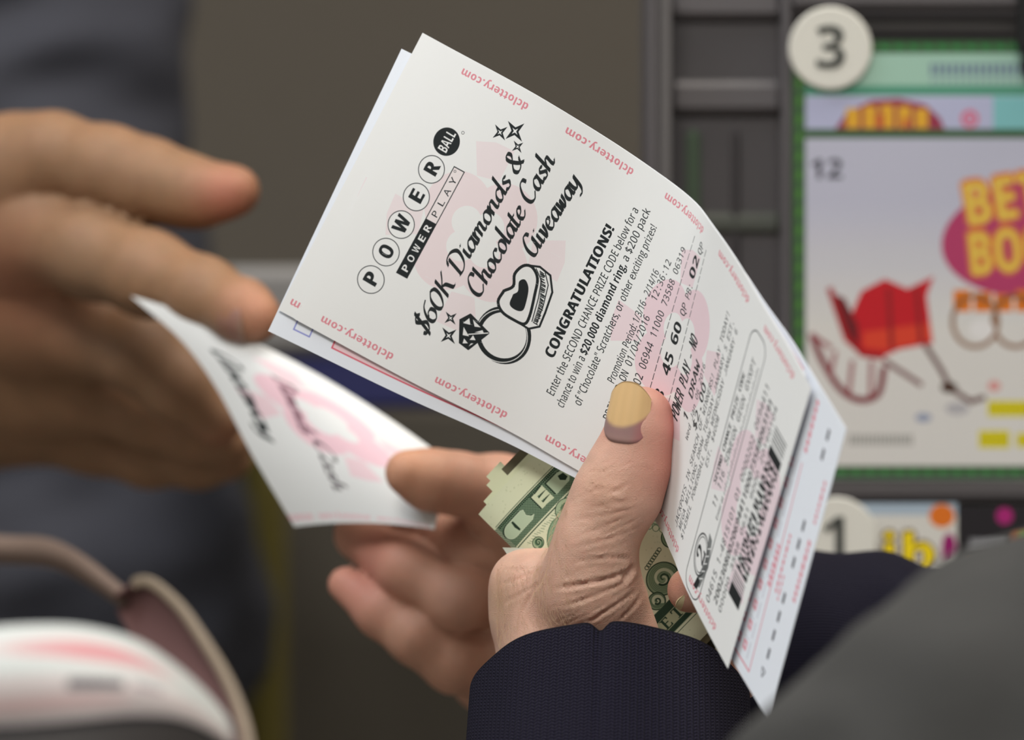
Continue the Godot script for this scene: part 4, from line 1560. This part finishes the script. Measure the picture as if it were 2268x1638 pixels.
func slip_print(ls: float) -> Image:
	var paper := Color(0.90, 0.915, 0.945)
	var c := Print.new(82.5, ls, 8.0, paper)
	var red := Color(0.85, 0.33, 0.40)
	var black := Color(0.2, 0.2, 0.24)
	# head end: blue box, then one long pink panel with a red rule
	c.rect(3.2, 5.7, 7.2, 10.6, Color(0.52, 0.54, 0.80))
	c.rect(3.55, 6.05, 6.85, 10.25, paper)
	c.rect(3.2, 16.8, 80.6, 186.6, red)
	c.rect(3.55, 17.15, 79.2, 60.0, Color(0.93, 0.81, 0.83))
	c.rect(3.55, 60.0, 79.0, 186.3, paper)
	c.rect(62.0, 176.0, 81.0, 187.0, paper)
	c.rect(3.55, 60.0, 79.0, 174.0, Color(0.94, 0.86, 0.88))
	# numbered boxes along the foot of the panel
	for k in 10:
		for j in 2:
			var o := Vector2(6.2 + k * 5.7, 180.6 - j * 4.2)
			c.rect(o.x, o.y - 1.2, o.x + 2.6, o.y + 1.2, Color(red, 0.55))
			c.rect(o.x + 0.8, o.y - 0.6, o.x + 1.8, o.y + 0.6, Color(paper, 0.8))
			c.stroke([o + Vector2(3.4, -1.4), o + Vector2(3.4, 1.4)], 0.25, Color(0.62, 0.62, 0.68, 0.6))
		c.stroke([Vector2(5.4 + k * 5.7, 183.4), Vector2(9.6 + k * 5.7, 183.4)], 0.5, Color(0.6, 0.6, 0.66, 0.4))
	for e in [[27.0, 38.0, 186.0, 1.7], [28.0, 44.0, 190.2, 1.1], [32.0, 49.5, 200.6, 1.5], [65.0, 78.0, 187.4, 1.5], [27.0, 33.0, 192.0, 0.8], [54.0, 66.0, 200.4, 1.2]]:
		var x: float = e[0]
		while x < e[1]:
			var w := rng.randf_range(0.8, 2.0)
			c.rect(x, e[2] - e[3], x + w, e[2], Color(red, 0.62))
			x += w + 0.55
	# timing marks along the foot
	for x in [13.5, 18.9, 24.3, 29.6, 39.8, 45.0, 50.2, 70.2, 75.6]:
		c.rect(x - 1.5, 193.4 + x * 0.02, x + 1.4, 194.5 + x * 0.02, black)
	c.stroke([Vector2(8.8, 192.8), Vector2(6.6, 193.8), Vector2(8.6, 194.9), Vector2(8.8, 192.8)], 0.35, black)
	return c.picture()


# ------------------------------------------------------------------ the ticket passed from hand to hand
func passed_ticket() -> void:
	var paper := Color(0.83, 0.83, 0.82)
	var c := Print.new(82.5, 60.0, 8.0, paper)
	var ink := Color(0.14, 0.16, 0.16)
	var pink := Color(0.86, 0.72, 0.75)
	flower(c, Vector2(46, 31), pink, paper, 0.5)
	script(c, "Giveaway", Vector2(62, 7), Vector2(27, 7), 5.8, ink, 0.3)
	script(c, "Diamonds", Vector2(60, 21), Vector2(34, 21), 5.0, Color(0.46, 0.33, 0.37), 0.3)
	script(c, "Cash", Vector2(33, 24), Vector2(13, 24), 5.4, Color(0.30, 0.27, 0.28), 0.28)
	marks(c, 3.4, [10.0, 34.0, 58.0], Color(0.86, 0.62, 0.66))
	var left := [at(652, 1166, -134), at(560, 1010, -142), at(480, 860, -150), at(400, 752, -157), at(290, 655, -166)]
	var right := [at(962, 1172, -96), at(972, 1120, -101), at(974, 1060, -109), at(966, 1000, -119)]
	var form := func(u: float, v: float) -> Vector3:
		# u: from the near corner up the free edge; v: towards the hand that lets go
		var a: Vector3 = curve(left, u)
		var b: Vector3 = curve(right, u)
		var p := a.lerp(b, v)
		var arch := 4.0 * v * (1.0 - v)
		return p + Vector3(0, arch * lerpf(1.6, 5.2, u), arch * lerpf(3.0, -2.0, u))
	var t := part("lottery_ticket", sheet(form, 40, 40, 0.1, printed(c.picture()), paper_back), null)
	tag(t, "small blurred lottery ticket passing between the two hands at lower left", "ticket")


# ------------------------------------------------------------------ folded money behind the thumb
func banknotes() -> void:
	var o := at(1057, 1137, -1.0)
	var ex := Vector3(0.70, 0.715, 0.035).normalized()
	var ey := Vector3(0.715, -0.70, 0.17).normalized()
	ey = (ey - ex * ey.dot(ex)).normalized()
	var nz := ex.cross(-ey)
	var w := 43.0
	var h := 66.0
	var face := printed(note_print(w, h), 0.8)
	var edge := plain(Color(0.72, 0.735, 0.60), 0.85)
	var bend := func(x: float, y: float) -> float: return 1.5 * sin(x / w * PI) + 0.8 * sin(y / h * 5.0) - 2.2 * exp(-x / 4.0)
	var lay := func(dx: float, dy: float, back: float, turn: float, ww: float, hh: float) -> Callable:
		return func(u: float, v: float) -> Vector3:
			var x := dx + u * ww
			var y := dy + v * hh
			return o + ex * (x + y * turn) + ey * (y - x * turn) + nz * (bend.call(x, y) - back)
	var grp := "folded green banknotes"
	var t := part("banknote", sheet(lay.call(0.0, 0.0, 0.0, 0.0, w, h), 24, 24, 0.12, face, edge), null)
	tag(t, "front banknote with green engraved scrolls folded behind the thumb", "banknote", grp)
	var plainface := printed(note_margin(false), 0.8)
	var spots := [[3.4, -1.3, 0.5, 0.0, 38.0, 60.0], [7.0, -3.8, 1.0, -0.006, 26.0, 58.0], [8.6, -5.4, 1.5, 0.004, 5.5, 50.0]]
	var barred := printed(note_margin(true), 0.8)
	var words := ["second banknote edge showing just beyond the front banknote at its upper left", "third banknote edge further out along the upper left of the wad", "outermost short folded banknote end at the upper left of the wad"]
	for k in 3:
		var s: Array = spots[k]
		t = part("banknote", sheet(lay.call(s[0], s[1], s[2], s[3], s[4], s[5]), 14, 12, 0.12, barred if k == 1 else plainface, edge), null)
		tag(t, words[k], "banknote", grp)
	# notes that show below the front one, near the ticket corner
	t = part("banknote", sheet(lay.call(1.0, 12.0, 2.6, 0.0, 38.0, 62.0), 14, 12, 0.12, printed(note_foot(), 0.8), edge), null)
	tag(t, "banknote with a dark printed bar showing between the navy cuff and the ticket corner", "banknote", grp)
	# a turned-down corner with violet print, caught in the crook of the thumb
	var cor := at(1113, 1212, 1.0)
	var fold := func(u: float, v: float) -> Vector3:
		var a := cor.lerp(at(1160, 1213, 3.4), u)
		var b := at(1140, 1252, 3.0).lerp(at(1215, 1252, 4.6), u)
		return a.lerp(b, v) + Vector3(0, 0, 0.6 * sin(u * PI))
	t = part("banknote", sheet(fold, 10, 10, 0.12, printed(note_corner(), 0.8), edge), null)
	tag(t, "turned down banknote corner with violet black print by the base of the thumb", "banknote", grp)


func note_margin(bar: bool) -> Image:
	var c := Print.new(40, 60, 6.0, Color(0.80, 0.815, 0.68))
	if bar:
		c.rect(9, 0, 40, 2.6, Color(0.36, 0.34, 0.26))
		c.rect(7, 2.6, 40, 5, Color(0.36, 0.34, 0.26))
	c.stroke([Vector2(0, 3.2), Vector2(40, 3.2)], 0.4, Color(0.62, 0.64, 0.45))
	return c.picture()


func note_corner() -> Image:
	var c := Print.new(10, 6, 20.0, Color(0.74, 0.755, 0.70))
	c.fill([PackedVector2Array([Vector2(10, 0.6), Vector2(5.2, 1.4), Vector2(3.6, 3.6), Vector2(3.2, 6), Vector2(10, 6)])], Color(0.20, 0.19, 0.25))
	for k in 40:
		var p := Vector2(rng.randf_range(3.6, 9.8), rng.randf_range(1.0, 6.0))
		c.stroke([p, p + Vector2(0.5, 0).rotated(rng.randf() * TAU)], 0.18, Color(0.62, 0.62, 0.66))
	return c.picture()


func note_foot() -> Image:
	var c := Print.new(46, 62, 8.0, Color(0.70, 0.69, 0.56))
	c.stroke([Vector2(0, 52.6), Vector2(46, 52.6)], 0.35, Color(0.22, 0.25, 0.18))
	c.rect(0, 55.6, 15.2, 58.0, Color(0.16, 0.17, 0.13))
	c.rect(17.0, 55.6, 46, 58.0, Color(0.20, 0.20, 0.15))
	return c.picture()


func coil(c: Print, centre: Vector2, r: float, turns: float, start: float, dir: float, width: float, col: Color) -> void:
	var pts := []
	for k in 40:
		var f := k / 39.0
		pts.append(centre + Vector2(r * (1.0 - 0.85 * f), 0).rotated(start + dir * f * turns * TAU))
	for k in 39:
		c.seg(pts[k], pts[k + 1], width * (1.0 - 0.6 * k / 39.0), col)


func leaf(c: Print, pts: Array, width: float, line: Color, body: Color) -> void:
	# an engraved frond: pale body, dark outline, hatched along its length
	var mid := []
	for k in 25:
		mid.append(curve(pts, k / 24.0))
	for e in [[1.0, line], [0.78, body]]:
		for k in 24:
			var f := k / 24.0
			c.seg(mid[k], mid[k + 1], width * e[0] * (0.35 + 0.9 * sin(PI * clampf(f + 0.12, 0, 1))), e[1])
	for j in [-0.25, 0.0, 0.25]:
		for k in 23:
			var n: Vector2 = (mid[k + 1] - mid[k]).orthogonal().normalized() * width * j
			if (k + int(j * 20)) % 4 != 0:
				c.seg(mid[k] + n, mid[k + 1] + n, 0.13, Color(line, 0.75))


func note_print(w: float, h: float) -> Image:
	var paper := Color(0.795, 0.81, 0.69)
	var c := Print.new(w, h, 14.0, paper)
	var dark := Color(0.13, 0.22, 0.15)
	var green := Color(0.30, 0.42, 0.31)
	var soft := Color(0.53, 0.62, 0.50)
	for k in 500:
		c.oval(Vector2(rng.randf() * w, rng.randf() * h), 0.22, 0.22, Color(0.66, 0.69, 0.55, 0.35))
	# title band
	c.stroke([Vector2(0.8, 5.9), Vector2(w, 5.9)], 0.16, dark)
	c.rect(1.0, 6.3, w, 14.2, Color(0.56, 0.65, 0.53))
	for k in 110:
		c.seg(Vector2(k * 0.62 - 8, 6.3), Vector2(k * 0.62, 14.2), 0.20, Color(dark, 0.85))
		c.seg(Vector2(k * 0.62, 6.3), Vector2(k * 0.62 - 8, 14.2), 0.16, Color(dark, 0.75))
	c.rect(1.0, 6.3, w, 7.1, dark)
	for k in 90:
		c.oval(Vector2(1.2 + k * 0.55, 6.72), 0.16, 0.12, soft)
	c.rect(1.0, 13.5, w, 13.9, paper)
	c.stroke([Vector2(1.0, 14.05), Vector2(w, 14.05)], 0.18, dark)
	var block := Color(0.67, 0.735, 0.62)
	var shade := Color(0.10, 0.18, 0.12)
	# D
	var d1 := []
	for k in 20:
		var a := PI / 2 + PI * k / 19.0
		d1.append(Vector2(3.4 + 2.4 * cos(a), 9.85 - 2.0 * sin(a)))
	var d_outer := PackedVector2Array(d1)
	d_outer.append_array([Vector2(9.4, 11.85), Vector2(10.6, 11.2), Vector2(9.6, 10.9), Vector2(8.9, 9.8), Vector2(9.3, 8.2), Vector2(8.6, 7.85)])
	c.fill([Transform2D(0, Vector2(-0.35, -0.3)) * d_outer], shade)
	c.fill([d_outer], block)
	c.stroke(Array(d_outer), 0.12, Color(0.80, 0.84, 0.73), true)
	c.fill([PackedVector2Array([Vector2(4.7, 8.2), Vector2(5.25, 8.3), Vector2(5.3, 11.2), Vector2(4.8, 11.4), Vector2(4.45, 9.8)])], shade)
	# E
	for e in [[-0.35, -0.3, shade], [0.0, 0.0, Color(0.76, 0.79, 0.66)]]:
		var s := Vector2(e[0], e[1])
		c.fill([PackedVector2Array([Vector2(13.2, 7.5) + s, Vector2(14.5, 7.5) + s, Vector2(14.5, 11.8) + s, Vector2(13.2, 11.8) + s])], e[2])
		for y in [7.6, 9.2, 10.8]:
			c.fill([PackedVector2Array([Vector2(13.6, y + 0.1) + s, Vector2(13.6, y + 0.8) + s, Vector2(17.5, y + 1.25) + s, Vector2(17.5, y - 0.3) + s])], e[2])
	# T and the letters beyond the ticket edge
	for e in [[-0.35, -0.3, shade], [0.0, 0.0, block]]:
		var s := Vector2(e[0], e[1])
		c.fill([PackedVector2Array([Vector2(18.6, 7.8) + s, Vector2(22.6, 7.8) + s, Vector2(24.6, 8.4) + s, Vector2(25.0, 10.4) + s, Vector2(23.6, 11.7) + s, Vector2(18.6, 11.9) + s])], e[2])
	c.fill([PackedVector2Array([Vector2(22.2, 8.6), Vector2(23.8, 9.0), Vector2(24.0, 10.6), Vector2(22.9, 10.9), Vector2(21.9, 9.8)])], shade)
	# acanthus scrolls under the title
	leaf(c, [Vector2(7.0, 22.5), Vector2(9.0, 19.5), Vector2(12.5, 17.2), Vector2(16.0, 16.6)], 2.2, green, soft)
	leaf(c, [Vector2(8.0, 23.8), Vector2(11.5, 22.6), Vector2(13.5, 20.6), Vector2(16.2, 18.8)], 2.0, dark, Color(0.64, 0.70, 0.57))
	for e in [[17.6, 16.8, 3.1], [22.2, 15.6, 1.6], [12.0, 24.0, 1.1], [6.0, 17.2, 1.5], [27.0, 19.0, 2.6]]:
		c.oval(Vector2(e[0], e[1]), e[2] * 1.08, e[2], Color(0.60, 0.67, 0.54))
		c.hoop(Vector2(e[0], e[1]), e[2] * 1.06, e[2], 0.2, dark)
		coil(c, Vector2(e[0], e[1]), e[2] * 0.82, 1.6, 2.2, -1.0, 0.55, green)
		coil(c, Vector2(e[0] + 0.2, e[1]), e[2] * 0.6, 1.2, 0.4, -1.0, 0.32, dark)
	for k in 26:
		var p := Vector2(4.0 + k * 0.75, 15.0 + 0.25 * sin(k * 1.3))
		c.seg(p, p + Vector2(0.5, 0.9), 0.14, Color(green, 0.8))
	# round seal edge at right of the thumb
	c.oval(Vector2(42.0, 30.0), 12.6, 12.6, Color(0.50, 0.57, 0.46))
	for k in 46:
		var a := TAU * k / 46.0
		c.hoop(Vector2(42.0, 30.0) + Vector2(13.3, 0).rotated(a), 0.85, 0.85, 0.16, green)
	c.hoop(Vector2(42.0, 30.0), 11.9, 11.9, 0.3, Color(0.74, 0.77, 0.66))
	for k in 5:
		letter(c, "S", "serif", Vector2(31.5 + k * 1.8, 38.6 + k * 0.7), Vector2(32.9 + k * 1.8, 39.0 + k * 0.7), 1.5, Color(0.72, 0.76, 0.65))
	# lower scrolls
	for e in [[32.0, 41.6, 2.7], [22.5, 47.6, 4.2], [17.2, 50.6, 2.2], [28.5, 50.4, 1.8]]:
		c.oval(Vector2(e[0], e[1]), e[2] * 1.1, e[2], Color(0.47, 0.55, 0.43))
		c.hoop(Vector2(e[0], e[1]), e[2] * 1.08, e[2], 0.28, dark)
		for k in 7:
			c.hoop(Vector2(e[0] + 0.3, e[1]), e[2] * (0.95 - 0.1 * k), e[2] * (0.85 - 0.1 * k), 0.12, Color(dark, 0.65))
		coil(c, Vector2(e[0], e[1]), e[2] * 0.7, 1.3, 1.0, -1.0, 0.9, Color(0.70, 0.74, 0.62))
		coil(c, Vector2(e[0] + 0.2, e[1]), e[2] * 0.45, 1.1, 3.0, -1.0, 0.5, dark)
	for k in 8:
		c.hoop(Vector2(21.6 + k * 0.8, 42.6 - 0.15 * k), 0.55, 0.5, 0.18, dark)
	# value band
	c.rect(6.0, 52.6, w, 59.6, Color(0.53, 0.58, 0.46))
	for k in 120:
		c.seg(Vector2(k * 0.5 - 4, 52.7), Vector2(k * 0.5, 54.4), 0.18, dark)
		c.seg(Vector2(k * 0.5, 52.7), Vector2(k * 0.5 - 4, 54.4), 0.14, dark)
		c.seg(Vector2(k * 0.5 - 4, 58.4), Vector2(k * 0.5, 59.4), 0.18, dark)
	c.rect(6.0, 54.4, w, 54.8, dark)
	c.rect(6.0, 58.1, w, 58.4, dark)
	c.rect(6.0, 54.9, w, 58.1, Color(0.63, 0.65, 0.52))
	for e in [["N", 9.2, 12.4], ["E", 13.4, 16.2], ["T", 17.4, 20.4], ["S", 21.4, 24.0]]:
		letter(c, e[0], "serifbold", Vector2(e[1], 57.9), Vector2(e[2], 57.9), 2.9, dark)
	c.stroke([Vector2(6.0, 60.3), Vector2(w, 60.3)], 0.18, dark)
	return c.picture()


# ------------------------------------------------------------------ near foreground at lower left
func foreground() -> void:
	var z := 300.0
	var paper := Color(0.74, 0.75, 0.74)
	var c := Print.new(120, 40, 6.0, paper)
	for k in 12:
		var f := k / 11.0
		c.oval(Vector2(34 + 26 * f, 8.5 + 3.0 * f), 24, 3.6, Color(0.74, 0.44, 0.46, 0.10))
	c.rect(0, 20, 120, 40, Color(0.78, 0.74, 0.73))
	c.oval(Vector2(30, 31.5), 30, 3.2, Color(0.82, 0.68, 0.67, 0.6))
	for k in 6:
		c.oval(Vector2(38 + k * 3.2, 24.0), 2.2, 2.6, Color(0.30, 0.30, 0.32, 0.75))
	for k in 4:
		c.oval(Vector2(62 + k * 3.0, 23.4), 1.8, 1.6, Color(0.45, 0.40, 0.44, 0.6))
	var up := [at(-120, 1400, z), at(40, 1384, z), at(180, 1386, z - 4), at(300, 1416, z - 10), at(390, 1472, z - 18), at(470, 1545, z - 30), at(545, 1640, z - 44)]
	var low := [at(-120, 1612, z + 6), at(40, 1606, z + 6), at(180, 1594, z + 6), at(300, 1584, z + 2), at(400, 1592, z - 6), at(480, 1628, z - 20), at(550, 1690, z - 36)]
	var near := func(u: float, v: float) -> Vector3:
		var a: Vector3 = curve(up, u)
		var b: Vector3 = curve(low, u)
		return a.lerp(b, v) + Vector3(0, 0, 5.0 * sin(v * PI))
	var t := thing("ticket_strip", "blurred curl of white and pink ticket paper in the lower left foreground", "paper")
	part("near_fold", sheet(near, 40, 10, 0.15, printed(c.picture()), paper_back), null, t)
	var tan_ := plain(Color(0.44, 0.37, 0.33), 0.8)
	var brown := plain(Color(0.34, 0.22, 0.21), 0.8)
	var z2 := 215.0
	var fa := [at(-120, 1180, z2 + 20), at(20, 1186, z2 + 10), at(110, 1192, z2), at(190, 1232, z2 - 6), at(290, 1312, z2 - 8)]
	var fb := [at(-120, 1246, z2 + 20), at(20, 1250, z2 + 10), at(110, 1258, z2), at(180, 1288, z2 - 6), at(272, 1348, z2 - 8)]
	var loop := func(u: float, v: float) -> Vector3:
		var a: Vector3 = curve(fa, u)
		return a.lerp(curve(fb, u), v) + Vector3(0, 0, 2.0 * sin(v * PI))
	part("far_fold", sheet(loop, 30, 6, 0.6, tan_, tan_), null, t)
	var ga := [at(256, 1320, z2 - 4), at(320, 1286, z2), at(390, 1335, z2 + 10), at(452, 1420, z2 + 24), at(505, 1510, z2 + 40), at(540, 1600, z2 + 56), at(556, 1690, z2 + 66)]
	var gb := [at(262, 1352, z2 - 8), at(300, 1425, z2 - 2), at(350, 1470, z2 + 8), at(402, 1502, z2 + 20), at(455, 1560, z2 + 36), at(505, 1630, z2 + 52), at(540, 1700, z2 + 64)]
	var wide := func(u: float, v: float) -> Vector3:
		var a: Vector3 = curve(ga, u)
		return a.lerp(curve(gb, u), v) + Vector3(0, 0, -3.0 * sin(v * PI))
	part("inner_fold", sheet(wide, 30, 8, 0.6, brown, brown), null, t)
	var rim := func(tt: float, ang: float) -> Vector3:
		var p: Vector3 = curve(ga, 0.12 + 0.88 * tt)
		return p + Vector3(cos(ang), sin(ang), 0.6 * cos(ang)) * 1.3
	part("edge", tube(rim, 40, 10), plain(Color(0.50, 0.44, 0.37), 0.7), t)
	# dark tray the strip lies on
	var tray := thing("tray", "dark grey blurred tray edge under the curled ticket paper", "tray")
	var e0 := [at(-160, 1640, z + 20), at(60, 1622, z + 20), at(220, 1606, z + 18), at(340, 1598, z + 12), at(430, 1612, z + 2), at(520, 1672, z - 14)]
	var form := func(u: float, v: float) -> Vector3:
		var a: Vector3 = curve(e0, u)
		return a + Vector3(0, -40.0 * v, 6.0 * v - 3.0 * cos(v * PI))
	part("rim", sheet(form, 40, 8, 6.0, plain(Color(0.20, 0.185, 0.18), 0.7), plain(Color(0.20, 0.185, 0.18), 0.7)), null, tray)
